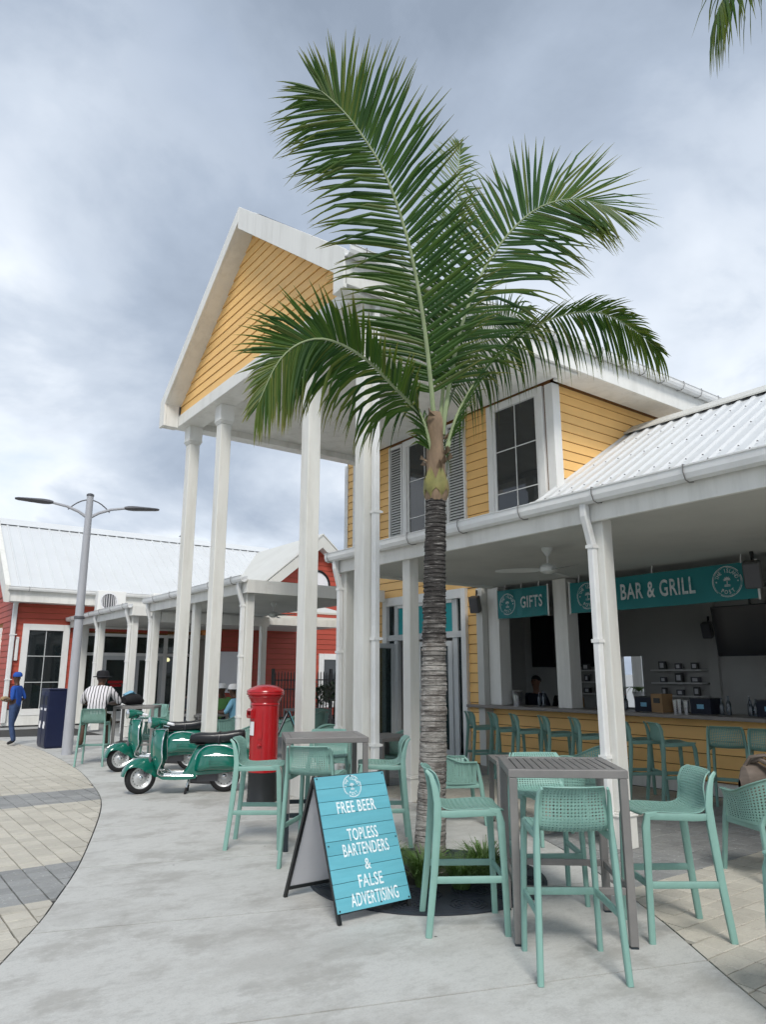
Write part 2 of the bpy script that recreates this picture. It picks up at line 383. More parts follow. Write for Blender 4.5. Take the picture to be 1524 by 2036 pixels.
def text_mb(mb, body, size, mat, mi=0, cond=.62, weight=.02, spacing=1.0, width=None):
    cu = bpy.data.curves.new('txt', 'FONT'); cu.body = body; cu.size = size; cu.align_x = 'CENTER'; cu.align_y = 'CENTER'
    cu.offset = weight * size; cu.space_character = spacing; cu.resolution_u = 3; cu.fill_mode = 'FRONT' if hasattr(cu, 'fill_mode') else cu.fill_mode
    o = bpy.data.objects.new('txt', cu); COL.objects.link(o)
    dg = bpy.context.evaluated_depsgraph_get(); dg.update()
    me = o.evaluated_get(dg).to_mesh()
    if width:
        xs_ = [v.co.x for v in me.vertices]; cond = width/(max(xs_)-min(xs_))
    S = Matrix.Diagonal((cond, 1, 1, 1))
    mb.add([mat @ (S @ v.co) for v in me.vertices], [tuple(p.vertices) for p in me.polygons], mi)
    o.evaluated_get(dg).to_mesh_clear()
    bpy.data.objects.remove(o); bpy.data.curves.remove(cu)
def frame_mat(org, ux, uy):
    ux = Vector(ux).normalized(); uy = Vector(uy).normalized(); uz = ux.cross(uy)
    m = Matrix(((ux.x, uy.x, uz.x, org[0]), (ux.y, uy.y, uz.y, org[1]), (ux.z, uy.z, uz.z, org[2]), (0,0,0,1)))
    return m
def logo(mb, F, r, mi=0):
    """round badge: two rings, THE ISLAND above, POST below, a small palm in the middle"""
    def ring(ra, rb, n=48, gaps=()):
        for k in range(n):
            if k in gaps: continue
            a, b = 2*math.pi*k/n, 2*math.pi*(k+1)/n
            mb.add([F @ Vector((q*math.cos(t), q*math.sin(t), 0)) for q, t in ((ra,a),(rb,a),(rb,b),(ra,b))], [(0,1,2,3)], mi)
    ring(r*.95, r, gaps=(3, 4, 30, 31)); ring(r*.89, r*.915, gaps=(12, 13, 40))
    def arc(s, rad, a0, a1, flip):
        n = len(s)
        for i, ch in enumerate(s):
            if ch == ' ': continue
            a = a0 + (a1-a0)*i/(n-1)
            Mx = F @ Matrix.Translation((rad*math.cos(a), rad*math.sin(a), 0)) @ Matrix.Rotation(a - math.pi/2 + (math.pi if flip else 0), 4, 'Z')
            text_mb(mb, ch, r*.36, Mx, mi, .8, .015)
    arc('THE ISLAND', r*.69, R(158), R(22), False)
    arc('POST', r*.69, R(238), R(302), True)
    for a in (-10, 25, 60, 95, 130, 165, 195):
        t = R(a); p = Vector((0, r*.12, 0)); q = p + Vector((math.cos(t), math.sin(t)*.8, 0))*r*.27; sd = Vector((-math.sin(t), math.cos(t), 0))*r*.05
        mb.add([F @ x for x in (p, p + (q-p)*.5 + sd, q, p + (q-p)*.5 - sd)], [(0,1,2,3)], mi)
    mb.add([F @ Vector(x) for x in ((-r*.03,-r*.16,0),(r*.03,-r*.16,0),(r*.02,r*.12,0),(-r*.02,r*.12,0))], [(0,1,2,3)], mi)
    for dy in (-.24, -.32):
        mb.add([F @ Vector(x) for x in ((-r*.2,r*dy,0),(r*.2,r*dy,0),(r*.2,r*(dy+.045),0),(-r*.2,r*(dy+.045),0))], [(0,1,2,3)], mi)
    for sx in (-1, 1):
        mb.add([F @ Vector((sx*r*.72 + r*.06*math.cos(t), r*.06*math.sin(t), 0)) for t in [2*math.pi*k/6 for k in range(6)]], [tuple(range(6))], mi)
# ================================================================ GROUND
def interp(tab, y):
    if y <= tab[0][0]:
        (a, b), (c, d) = tab[0], tab[1]; return b + (d-b)*(y-a)/(c-a)
    for (a, b), (c, d) in zip(tab, tab[1:]):
        if y <= c:
            return b + (d-b)*(y-a)/(c-a)
    return tab[-1][1]
def smooth_tab(tab, n=6):
    out = []
    for i in range(len(tab)-1):
        p0 = tab[max(0,i-1)]; p1 = tab[i]; p2 = tab[i+1]; p3 = tab[min(len(tab)-1,i+2)]
        for k in range(n):
            t = k/n
            out.append(tuple(0.5*((2*p1[j]) + (-p0[j]+p2[j])*t + (2*p0[j]-5*p1[j]+4*p2[j]-p3[j])*t*t + (-p0[j]+3*p1[j]-3*p2[j]+p3[j])*t**3) for j in (0,1)))
    out.append(tab[-1]); return out
XL_T = smooth_tab([(-1.5,-2.6),(1.2,-1.2),(3.4,.10),(5.23,1.11),(5.98,1.47),(7.25,1.99),(9.79,2.85),(11.58,3.22),(13.89,3.53),(17.2,3.70),(19.0,3.60),(21.5,3.3)])
XR_T = smooth_tab([(-1.5,1.9),(.6,2.95),(2.08,3.87),(3.17,4.64),(4.31,5.36),(5.27,5.85),(6.2,6.08),(7.2,6.1),(8.5,6.1),(12.0,6.1)])
XL = lambda y: interp(XL_T, y)
XR = lambda y: interp(XR_T, y)
# the ground sheet runs to the horizon; slabs and pavers lie on it
g = MB(); g.add([(-900,-900,-.05),(900,-900,-.05),(900,900,-.05),(-900,900,-.05)], [(0,1,2,3)])
ground = tag(g.build('ground', MT['far']), kind='structure')
# concrete walkway, cut into slabs by joints square to its curved edge
walk = MB(); walk.box(-3, 6.0, -2, 24.5, -.045, -.03)
walkway = tag(walk.build('walkway', MT['joint']), kind='structure')
SK = -.36
def joint_y(k, x, yl): return yl + SK*(x - XL(yl))
YL = [-.6, 1.1, 2.6, 3.95, 5.35, 6.82, 8.42, 10.1, 11.8, 13.5, 15.2, 17.0, 19.0, 21.5]
def edge_pt(tab_f, yl):
    """point on the joint through (XL(yl), yl) where it meets the curve tab_f"""
    y = yl
    for _ in range(25): y = .5*y + .5*(yl + SK*(tab_f(y) - XL(yl)))
    return (tab_f(y), y)
for a, b in zip(YL, YL[1:]):
    n = 8
    L0, L1 = (XL(a), a), (XL(b), b); R0, R1 = edge_pt(XR, a), edge_pt(XR, b)
    poly = []
    gp = .006
    for k in range(n+1):
        y = a + gp + (b-a-2*gp)*k/n; poly.append((XL(y) + .007, y, 0))
    right = []
    for k in range(n+1):
        y = R0[1] + gp + (R1[1]-R0[1]-2*gp)*k/n; right.append((XR(y) - .007, y, 0))
    poly = list(reversed(poly)) + right
    s = MB(); s.prism([Vector((p[0], p[1], -.03)) for p in poly], (0,0,.03))
    s.build('slab', MT['slab'], walkway)
# pavers
def clip(poly, side, fx, off):
    """keep the part of the rectangle on one side of the curve x = fx(y), by its local tangent"""
    cy = sum(p[1] for p in poly)/len(poly)
    x0 = fx(cy) + off; dx = (fx(cy+.1) - fx(cy-.1))/.2
    d = lambda p: side*(p[0] - (x0 + dx*(p[1]-cy)))
    out = []
    for i in range(len(poly)):
        p, q = poly[i], poly[(i+1) % len(poly)]
        dp, dq = d(p), d(q)
        if dp >= 0: out.append(p)
        if dp*dq < 0:
            t = dp/(dp-dq); out.append((p[0]+(q[0]-p[0])*t, p[1]+(q[1]-p[1])*t))
    return out
def lay(parent, xs, ys, side, fx, off, grey, ztop, keep=lambda x, y: True):
    cells = []
    for ix in range(len(xs)-1):
        for iy in range(len(ys)-1):
            x0, x1, y0, y1 = xs[ix]+.0045, xs[ix+1]-.0045, ys[iy]+.0045, ys[iy+1]-.0045
            if not keep((x0+x1)/2, (y0+y1)/2): continue
            pl = clip([(x0,y0),(x1,y0),(x1,y1),(x0,y1)], side, fx, off)
            if len(pl) < 3: continue
            ar = abs(sum(pl[i][0]*pl[(i+1)%len(pl)][1]-pl[(i+1)%len(pl)][0]*pl[i][1] for i in range(len(pl))))/2
            if ar < .0015: continue
            full = len(pl) == 4 and ar > .95*(x1-x0)*(y1-y0)
            cells.append(((x0+x1)/2, (y0+y1)/2, pl, full, grey((y0+y1)/2)))
    def hidden(cx, cy):           # pavers outside the picture come last, so the single ones are those in view
        d = Vector((cx, cy, 0)) - Vector(cam.location); r_ = cam.rotation_euler.to_matrix().transposed() @ d
        return r_.z > -.1 or abs(r_.x/-r_.z) > 762/1430 + .02 or abs(r_.y/-r_.z) > 1018/1430 + .02
    cells.sort(key=lambda c: (hidden(c[0], c[1]), c[0]**2 + c[1]**2))
    shared = {}
    rest = [MB(), MB()]
    for k, (cx, cy, pl, full, gr) in enumerate(cells):
        h = random.uniform(-.0022, .0022); tx, ty = random.uniform(-.006,.006), random.uniform(-.006,.006)
        if k < 290:
            if full:
                if gr not in shared:
                    s = MB(); w = (xs[1]-xs[0]-.009)/2; l = (ys[1]-ys[0]-.009)/2
                    z = ztop; c = .004
                    s.add([(-w,-l,z-.045),(w,-l,z-.045),(w,l,z-.045),(-w,l,z-.045),(-w,-l,z-c),(w,-l,z-c),(w,l,z-c),(-w,l,z-c),(-w+c,-l+c,z),(w-c,-l+c,z),(w-c,l-c,z),(-w+c,l-c,z)],
                          [(0,1,5,4),(1,2,6,5),(2,3,7,6),(3,0,4,7),(4,5,9,8),(5,6,10,9),(6,7,11,10),(7,4,8,11),(8,9,10,11)])
                    shared[gr] = s.mesh('paver', MT['paverg'] if gr else MT['paver'])
                o = bpy.data.objects.new('paver', shared[gr]); COL.objects.link(o); o.parent = parent
                o.location = (cx, cy, h); o.rotation_euler = (tx, ty, 0)
            else:
                s = MB(); s.prism([(p[0], p[1], ztop-.045+h) for p in pl], (0,0,.045)); s.build('paver', MT['paverg'] if gr else MT['paver'], parent)
        else:
            rest[1 if gr else 0].prism([(p[0], p[1], ztop-.045+h) for p in pl], (0,0,.045))
    for i, r in enumerate(rest):
        if r.f: tag(r.build('distant_pavers', MT['paverg'] if i else MT['paver'], parent), kind='stuff')
pb = MB(); pb.box(-12, 6.0, -4, 26, -.044, -.0165)
# plaza bedding lies left of the walk edge
pb = MB(); pb.prism([(x - .0, y, -.04) for y, x in XL_T] + [(-14, 21.5, -.04), (-14, -1.5, -.04)], (0,0,.025))
plaza = tag(pb.build('plaza_paving', MT['joint']), kind='structure')
frange = lambda a, b, s: [a + s*i for i in range(int((b-a)/s)+1)]
greyL = lambda y: 6.03 <= y < 7.08 or 10.28 <= y < 11.33
lay(plaza, frange(.395-.175*34, 3.9, .175), frange(5.155-.175*36, 20.4, .175), -1, XL, -.007, greyL, 0.0, keep=lambda x, y: x > -5.5)
pp = MB(); pp.prism([(x, y, -.04) for y, x in reversed(XR_T)] + [(1.9,-1.5,-.04),(16,-1.5,-.04), (16, 12.0, -.04)], (0,0,.025))
porchpave = tag(pp.build('porch_paving', MT['joint']), kind='structure')
greyR = lambda y: 3.62 <= y < 5.45 or 8.9 <= y < 10.8
lay(porchpave, frange(3.3-.185*6, 9.6, .185), frange(1.29-.185*13, 11.9, .185), 1, XR, .007, greyR, 0.0, keep=lambda x, y: True)

# ================================================================ YELLOW BAR BUILDING
WX = 9.5                        # front wall plane
yb = empty('bar_building', (9.5, 9.0, 0), 0, 'two-storey yellow clapboard bar with tall white portico, shuttered windows and open bar porch', 'building')
IYB = Matrix.Translation((-9.5, -9.0, 0))
def P(mb, name, mat, parent=yb, bevel=0):
    """link a mesh given in world coordinates as a part (parents stand unrotated)"""
    o = mb.build(name, mat, parent, bevel=bevel)
    off = Vector((0,0,0)); q = parent
    while q: off += q.location; q = q.parent
    o.location = -off
    return o
def boards(parent, mat, org, ud, nd, z0, z1, pitch, rng, holes=(), name='siding_board', thick=.024):
    """lapped boards on a wall plane: org point, ud along, nd outward; rng(z) gives the wall's ends; holes are (u0,u1,z0,z1)"""
    org = Vector(org); ud = Vector(ud); nd = Vector(nd)
    z = z0
    while z < z1 - .01:
        zt = min(z + pitch, z1)
        a0, b0 = rng(z); a1, b1 = rng(zt - .001)
        segs = [(a0, b0, a1, b1)]
        for (h0, h1, hz0, hz1) in holes:
            if hz1 <= z + .02 or hz0 >= zt - .02: continue
            ns = []
            for (p, q, r_, s_) in segs:
                if h1 <= p or h0 >= q: ns.append((p, q, r_, s_)); continue
                if h0 > p: ns.append((p, h0, min(r_, h0) if r_ > p else r_, h0))
                if h1 < q: ns.append((h1, q, h1, s_))
            segs = ns
        for (p, q, r_, s_) in segs:
            if q - p < .03 and s_ - r_ < .03: continue
            m = MB()
            vs = []
            for u, zz, t in ((p,z+.013,thick),(q,z+.013,thick),(s_,zt,.010),(r_,zt,.010)):
                vs.append(org + ud*u + Vector((0,0,zz)) + nd*t)
            for u, zz in ((p,z+.013),(q,z+.013),(s_,zt),(r_,zt)):
                vs.append(org + ud*u + Vector((0,0,zz)))
            m.add(vs, [(0,1,2,3),(0,4,5,1),(1,5,6,2),(2,6,7,3),(3,7,4,0)])
            P(m, name, mat, parent)
        z = zt
# --- front wall (X = WX), two storeys, Y 7.85..14.35
fw_ = MB(); fw_.box(WX, WX+.25, 9.85, 10.15, 0, 3.3); fw_.box(WX, WX+.25, 12.75, 14.35, 0, 3.3); fw_.box(WX, WX+.25, 10.15, 12.75, 3.205, 3.3); fw_.box(WX, WX+.25, 7.86, 14.35, 3.3, 6.75)
fwall = P(fw_, 'front_wall', MT['wallback'])
up_holes = [(7.95+.02, 9.42, 0, 9), (9.42+.62, 9.42+.63, 0, 0)]
win_up = [(8.02, 9.42), (10.62, 12.06), (12.98, 14.0)]        # outer frames of the upper windows (Y)
shut = [(10.06, 10.60), (12.08, 12.56)]
holes = [(a, b, 3.93, 6.9) for a, b in win_up] + [(a, b, 3.97, 6.9) for a, b in shut]
boards(fwall, MT['yellow'], (WX,0,0), (0,1,0), (-1,0,0), 3.188, 6.66, .176, lambda z: (7.99, 14.3), holes)
# lower door wall boards and the strip beside the bar opening
boards(fwall, MT['yellow'], (WX,0,0), (0,1,0), (-1,0,0), .02, 3.18, .176, lambda z: (9.87, 14.3), [(10.12, 12.78, 0, 3.2), (13.1, 14.1, 0, 2.9)])
def window(parent, y0, y1, z0, z1, x, fw=.14, cols=2, rows=3, name='window', mat='trim'):
    w = empty(name, (x, (y0+y1)/2, z0), parent=parent); 
    off = Vector((0,0,0)); q = parent
    while q: off += q.location; q = q.parent
    w.location = Vector((x, (y0+y1)/2, z0)) - off
    f = MB()
    f.box(x-.07, x+.03, y0, y0+fw, z0, z1); f.box(x-.07, x+.03, y1-fw, y1, z0, z1)
    f.box(x-.075, x+.03, y0+fw, y1-fw, z0, z0+fw); f.box(x-.075, x+.03, y0+fw, y1-fw, z1-fw, z1)
    f2 = fw + .06
    f.box(x-.045, x+.03, y0+fw, y0+f2, z0+fw, z1-fw); f.box(x-.045, x+.03, y1-f2, y1-fw, z0+fw, z1-fw)
    P(f, 'frame', MT[mat], w, bevel=.006)
    iy0, iy1, iz0, iz1 = y0+f2, y1-f2, z0+fw, z1-fw
    for r in range(rows):
        for c in range(cols):
            p = MB(); a = iy0+(iy1-iy0)*c/cols; b = iy0+(iy1-iy0)*(c+1)/cols; e = iz0+(iz1-iz0)*r/rows; g_ = iz0+(iz1-iz0)*(r+1)/rows
            p.box(x-.02, x-.012, a+.004, b-.004, e+.004, g_-.004); P(p, 'pane', MT['glass'], w)
    for c in range(1, cols):
        p = MB(); a = iy0+(iy1-iy0)*c/cols; p.box(x-.03, x-.008, a-.008, a+.008, iz0, iz1); P(p, 'glazing_bar', MT['trim'], w)
    for r in range(1, rows):
        p = MB(); a = iz0+(iz1-iz0)*r/rows; p.box(x-.031, x-.007, iy0, iy1, a-.008, a+.008); P(p, 'glazing_bar', MT['trim'], w)
    return w
for (a, b) in win_up: window(yb, a, b, 3.9, 6.62, WX)
for (a, b) in shut:
    s = empty('shutter', parent=yb); s.location = Vector((WX,(a+b)/2,4.0)) - yb.location
    f = MB(); z0, z1 = 3.95, 6.6
    f.box(WX-.07, WX-.0, a, a+.045, z0, z1); f.box(WX-.07, WX-.0, b-.045, b, z0, z1); f.box(WX-.07, WX, a+.045, b-.045, z0, z0+.06); f.box(WX-.07, WX, a+.045, b-.045, z1-.06, z1)
    P(f, 'frame', MT['trim'], s)
    bk = MB(); bk.box(WX-.012, WX-.004, a+.045, b-.045, z0+.06, z1-.06); P(bk, 'backing', MT['black'], s)
    z = z0+.07; slat_me = None
    while z < z1-.1:
        if slat_me is None:
            m = MB(); m.beam((-.058,0,.0),(-.014,0,.045), (b-a-.09), .008, up=(0,0,1)); slat_me = m.mesh('slat', MT['trim'])
        o = bpy.data.objects.new('slat', slat_me); COL.objects.link(o); o.parent = s
        o.location = (0, 0, z - 4.0)
        z += .058
# corner boards
cb = MB(); cb.box(WX-.035, WX+.0, 7.82, 7.98, 3.4, 6.62); cb.box(WX-.035, WX+.16, 7.80, 7.82, 3.4, 6.62); P(cb, 'corner_board', MT['trim'], bevel=.004)
cb = MB(); cb.box(WX-.035, WX+.0, 14.28, 14.42, 0, 6.62); P(cb, 'corner_board', MT['trim'], bevel=.004)
# --- side wall (Y = 7.85) above the low roof
swm = MB(); swm.box(WX+.002, 16, 7.86, 8.1, 3.3, 6.7); swall = P(swm, 'side_wall', MT['wallback'])
boards(swall, MT['yellow'], (0,7.86,0), (1,0,0), (0,-1,0), 4.2, 6.63, .176, lambda z: (WX+.16, 16))
fe = MB(); fe.box(WX, 16, 14.1, 14.35, 3.3, 6.75); P(fe, 'far_side_wall', MT['yellow'])
bw = MB(); bw.box(15.8, 16, 8.1, 14.1, 3.3, 6.75); P(bw, 'rear_wall', MT['inwall'])
# --- portico: ceiling, beams, columns, pediment, roof
EY0, EY1, RY, RZ, EZ = 7.12, 14.0, 10.56, 9.66, 7.06
RX0 = 4.62
so = MB(); so.box(5.34, WX-.08, 7.30, 13.85, 6.66, 6.72); P(so, 'portico_ceiling', MT['stucco'])
bm = MB(); bm.box(4.93, 5.36, 7.2, 13.95, 6.52, 6.76); P(bm, 'front_beam', MT['white'], bevel=.01)
for y in (7.2, 13.65):
    bm = MB(); bm.box(5.362, WX-.075, y, y+.30, 6.53, 6.77); P(bm, 'side_beam', MT['white'], bevel=.01)
# eave boxes along both sides
for y0, y1, s in ((EY0, EY0+.62, 1), (EY1-.62, EY1, -1)):
    bm = MB(); bm.box(WX-.06, 15.9, y0+(.02 if s>0 else 0), y1-(0 if s>0 else .02), 6.62, 6.66); P(bm, 'eave_soffit', MT['white'])
    yy = y0 if s > 0 else y1-.05
    bm = MB(); bm.box(RX0+.03, 15.9, yy, yy+.05, 6.56, 7.02); P(bm, 'eave_fascia', MT['white'], bevel=.006)
# pediment wall and boards
slope = (RZ-EZ)/(RY-EY0)
pdw = MB(); pdw.prism([(4.98,7.3,6.765),(4.98,13.85,6.765),(4.98,RY,RZ-.2)], (.15,0,0)); ped = P(pdw, 'pediment_wall', MT['wallback'])
def ped_rng(z):
    h = max(0, z-6.98)/slope; return (7.42 + h, 13.74 - h)
boards(ped, MT['yellow'], (4.98,0,0), (0,1,0), (-1,0,0), 6.765, 9.36, .176, ped_rng)
# rake fascia (deep, boxed) with soffit behind it
for s in (1, -1):
    ye = EY0 if s > 0 else EY1
    def pt(y, dz, x): return (x, y, EZ + slope*abs(y-ye) + dz)
    dep = .43 if s > 0 else .30; bw_ = .26; zc = EZ + slope*bw_ - dep
    poly = [(RX0, ye, EZ), (RX0, RY, RZ), (RX0, RY, RZ-dep), (RX0, ye+s*bw_, zc), (RX0, ye+s*bw_, 6.50), (RX0, ye, 6.50)]
    m = MB(); m.prism(poly, (.05,0,0)); P(m, 'rake_fascia', MT['white'], bevel=.006)
    sf = MB()
    a = Vector((RX0+.05, ye+s*bw_, zc-.002)); b = Vector((RX0+.05, RY, RZ-dep-.002))
    sf.prism([a, b, b+Vector((0,0,.05)), a+Vector((0,0,.05))], (.31,0,0)); P(sf, 'rake_soffit', MT['white'])
    bx = MB(); y0, y1 = sorted((ye+s*.052, ye+s*bw_)); bx.box(RX0+.052, 4.925, y0, y1, 6.503, 7.0); P(bx, 'eave_return', MT['white'])
    rf = MB(); a = Vector((RX0+.06, ye-s*.06, EZ-.12)); b = Vector((RX0+.06, RY, RZ-.06)); rf.prism([a, b, b+Vector((0,0,.05)), a+Vector((0,0,.05))], (11.3,0,0)); P(rf, 'roof', MT['roofm'])
rc = MB(); rc.prism([(RX0+.3,RY-.2,RZ-.13),(RX0+.3,RY,RZ+.015),(RX0+.3,RY+.2,RZ-.13),(RX0+.3,RY,RZ-.01)], (11.0,0,0)); P(rc, 'ridge_cap', MT['roofm'])
def gutter(p, q, out, r=.065, brk=.75, parent=yb, name='gutter', bmat='trim'):
    """half round gutter from p to q with wire brackets; out = outward horizontal unit"""
    p = Vector(p); q = Vector(q); out = Vector(out); d = (q-p); n = d.normalized()
    prof = [(-r, r*.7), (-r, -.1*r), (-.75*r, -.75*r), (0, -r), (.75*r, -.75*r), (r, -.1*r), (r, r*.7), (r*1.15, r*.78), (r*1.15, r*.9), (r*.85, r*.9), (r*.85, 0), (.6*r, -.6*r), (0, -.83*r), (-.6*r, -.6*r), (-.85*r, 0), (-.85*r, r*.7)]
    m = MB(); m.prism([p + out*a + Vector((0,0,b)) for a, b in prof], d, 0)
    g_ = P(m, name, MT['gutter'], parent)
    L = d.length; k = brk*.4
    while k < L:
        c = p + n*k; m = MB()
        m.tube([c + out*a + Vector((0,0,b)) for a, b in ((-r*.2, r*1.0), (r*1.25, r*1.0), (r*1.28, 0), (r*.85, -r*.9), (0, -r*1.12), (-r, -r*.9))], .006, 5)
        P(m, 'bracket', MT['metal'], g_); k += brk
    return g_
gutter((RX0, EY0-.075, 6.99), (15.9, EY0-.075, 6.99), (0,-1,0), .075, .62)
def downpipe(x, y, z1, z0, parent=yb, off=(-.0, -.0), top=None, r=.045, shoe=None, clamps=(1.2, 2.2), name='downpipe'):
    pts = [Vector((x,y,z0)), Vector((x,y,z1))]
    if top: pts = [Vector((x,y,z0)), Vector((x,y,z1-.42)), Vector((x+(top[0]-x)*.5,y+(top[1]-y)*.5,z1-.27)), Vector((top[0],top[1],z1-.12)), Vector((top[0],top[1],z1))]
    if shoe: pts = [Vector(shoe)] + [Vector((x,y,z0+.02))] + pts[1:]
    m = MB(); m.tube(pts, r, 8, up=(1,0,0), power=5, smooth=False); d = P(m, name, MT['gutter'], parent)
    for c in clamps:
        m = MB(); m.box(x-r*1.18, x+r*1.18, y-r*1.18, y+r*1.18, c, c+.035); m.box(x+r*1.1, x+r*1.7, y-r*1.25, y-r*.9, c+.005, c+.03); P(m, 'clamp', MT['trim'], d)
    return d
COLS = [7.45, 8.88, 12.1, 13.62]
for cy in COLS:
    m = MB(); h = .105; m.box(5.22-h, 5.22+h, cy-h, cy+h, .42, 6.15)
    c = P(m, 'column', MT['stucco'], bevel=.012)
    m = MB(); h = .135; m.box(5.22-h, 5.22+h, cy-h, cy+h, 0, .36); m.box(5.22-.147, 5.22+.147, cy-.147, cy+.147, .36, .385); m.box(5.22-.125, 5.22+.125, cy-.125, cy+.125, .385, .42); P(m, 'plinth', MT['white'], c, bevel=.008)
    m = MB()
    for k, (h, z0, z1) in enumerate(((.118,6.15,6.175),(.13,6.175,6.2),(.142,6.2,6.225),(.135,6.225,6.52))): m.box(5.22-h, 5.22+h, cy-h, cy+h, z0, z1)
    P(m, 'capital', MT['white'], c, bevel=.004)
downpipe(5.26, 7.45-.165, 6.95, .45, clamps=(.75, 2.0, 3.6, 5.2))
# --- flat porch roof in front of the wall
PX = 6.02
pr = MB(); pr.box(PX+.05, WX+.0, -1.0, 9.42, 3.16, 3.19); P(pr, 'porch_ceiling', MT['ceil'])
pr = MB(); pr.box(PX+.05, WX-.03, -1.0, 9.42, 3.192, 3.34); P(pr, 'porch_roof', MT['roofm'])
pr = MB(); pr.box(PX, PX+.05, -1.0, 9.45, 3.12, 3.35); pr.box(PX+.05, WX-.04, 9.42, 9.47, 3.12, 3.35); P(pr, 'porch_fascia', MT['white'], bevel=.005)
gutter((PX-.075, -1.0, 3.36), (PX-.075, 9.5, 3.36), (-1,0,0), .072, 1.0)
def post(x, y, z1, parent=yb, h=.08, base=True, pipe=None, name='post'):
    m = MB(); m.box(x-h, x+h, y-h, y+h, .32 if base else 0, z1); p = P(m, name, MT['stucco'], parent, bevel=.01)
    if base:
        m = MB(); b = h+.03; m.box(x-b, x+b, y-b, y+b, 0, .28); m.box(x-b-.012, x+b+.012, y-b-.012, y+b+.012, .28, .30); m.box(x-b+.012, x+b-.012, y-b+.012, y+b-.012, .30, .32); P(m, 'plinth', MT['white'], p, bevel=.006)
    if pipe:
        downpipe(x-h-.042, y-.0+pipe, 3.30, .1, parent, top=(PX-.06, y+pipe), r=.04, clamps=(.8, 1.9, 2.85))
    return p
post(6.17, 4.55, 3.16, pipe=.03)
post(6.17, 7.72, 3.16)
post(6.17, 9.28, 3.16, pipe=.03)
post(6.17, 1.3, 3.16)
# --- bar wing: wall head over the opening, pitched sheet roof behind the porch
hd = MB(); hd.box(WX, WX+.25, -1.0, 9.85, 3.2, 4.2); P(hd, 'bar_head_wall', MT['white'])
def corr(parent, x0, z0, x1, z1, y0, y1, pitch, amp, mat, name='roof', side=None):
    prof = []; y = y0
    while y < y1:
        for a, b in ((0,0),(.22,0),(.34,1),(.5,1),(.62,0)):
            prof.append((y + a*pitch, b*amp))
        y += pitch
    m = MB(); rows = []
    for (x, z) in ((x0, z0), (x1, z1)): rows.append([(x, yy, z+h) for yy, h in prof])
    m.grid(rows, 0, False)
    rows2 = [[(p[0], p[1], p[2]-.012) for p in r] for r in rows]
    m.grid(list(reversed(rows2)), 0, False)
    m.grid([rows2[0], rows[0]], 0, False)
    return P(m, name, mat, parent)
corr(yb, 8.86, 4.30, 11.82, 6.20, -1.0, 7.78, .25, .036, MT['roofm'])
fl = MB(); fl.prism([(11.55, 0, 6.115),(11.85,0,6.31),(12.1,0,6.11),(12.1,0,6.08),(11.85,0,6.28),(11.55,0,6.085)], (0,7.85,0)); P(fl, 'ridge_flashing', MT['roofold'])
fl = MB(); fl.prism([(11.62,-1,6.06),(11.62,7.8,6.06),(11.9,7.8,6.2),(11.9,-1,6.2)], (0,0,.01)); P(fl, 'ridge_gap_shade', MT['black'])  # black sheet standing in for the shade under the ridge flashing
rb = MB(); rb.prism([(11.86,-1,6.2),(11.86,7.85,6.2),(14.9,7.85,4.3),(14.9,-1,4.3)], (0,0,.03)); P(rb, 'rear_roof_slope', MT['roofm'])
fsc = MB(); fsc.box(8.93, WX-.001, -1.0, 7.84, 4.17, 4.25); P(fsc, 'bar_wing_soffit', MT['white'])
gutter((8.83, -1.0, 4.27), (8.83, 7.80, 4.27), (-1,0,0), .07, .55)
for i in range(33):
    s = MB(); y = -.6 + .25*i
    for t in (.1, .42, .74):
        s.lathe([(.014,0),(.010,.012),(0,.014)], (8.86+2.96*t, y+.105, 4.30+1.9*t+.036), 6)
    tag(P(s, 'roof_screws', MT['lampd']), kind='stuff')
# --- bar opening: posts, plinth, boards, counter, room
pl = MB(); pl.box(9.64, 9.86, -1.0, 9.85, 0, .17); P(pl, 'bar_plinth', MT['white'])
bf = MB(); bf.box(9.68, 9.86, -1.0, 9.85, .17, 1.0); bfront = P(bf, 'bar_front', MT['wallback'])
boards(bfront, MT['yellow'], (9.68,0,0), (0,1,0), (-1,0,0), .175, 1.0, .176, lambda z: (-1.0, 10.05))
ct = MB(); ct.box(9.36, 10.1, -1.0, 10.1, 1.0, 1.05); P(ct, 'bar_counter', MT['wood'], bevel=.006)
for y in (9.55, 7.98, 4.28):
    m = MB(); m.box(9.58, 9.86, y-.14, y+.14, 1.052, 3.16); P(m, 'bar_post', MT['white'], bevel=.008)
m = MB(); m.box(9.45, 9.86, 9.70, 9.86, 0, 3.16); P(m, 'bar_jamb', MT['ceil'])
room = MB(); BX = 13.6
room.box(9.86, 15.8, -1.0, 15, -.02, .01); P(room, 'bar_floor', MT['infloor'])
room = MB(); oy0, oy1, oz1 = 9.22, 9.74, 1.96
room.box(BX, BX+.12, -1.0, oy0, 0, 3.3); room.box(BX, BX+.12, oy1, 12.6, 0, 3.3); room.box(BX, BX+.12, oy0, oy1, oz1, 3.3); room.box(BX, BX+.12, oy0, oy1, 0, .9); P(room, 'bar_back_wall', MT['inwall'])
room = MB(); room.box(9.75, BX, 12.5, 12.6, 0, 3.3); P(room, 'bar_side_wall', MT['inwall'])
room = MB(); room.box(9.86, BX, -1.05, -.95, 0, 3.3); P(room, 'bar_side_wall', MT['inwall'])
room = MB(); room.box(9.5, 15.8, -1.0, 14.1, 3.165, 3.2); P(room, 'bar_ceiling', MT['ceil'])
for y in (7.6, 6.3):
    m = MB(); m.box(BX-.09, BX, y-.1, y+.1, 0, 3.16); P(m, 'wall_pier', MT['inwall'])
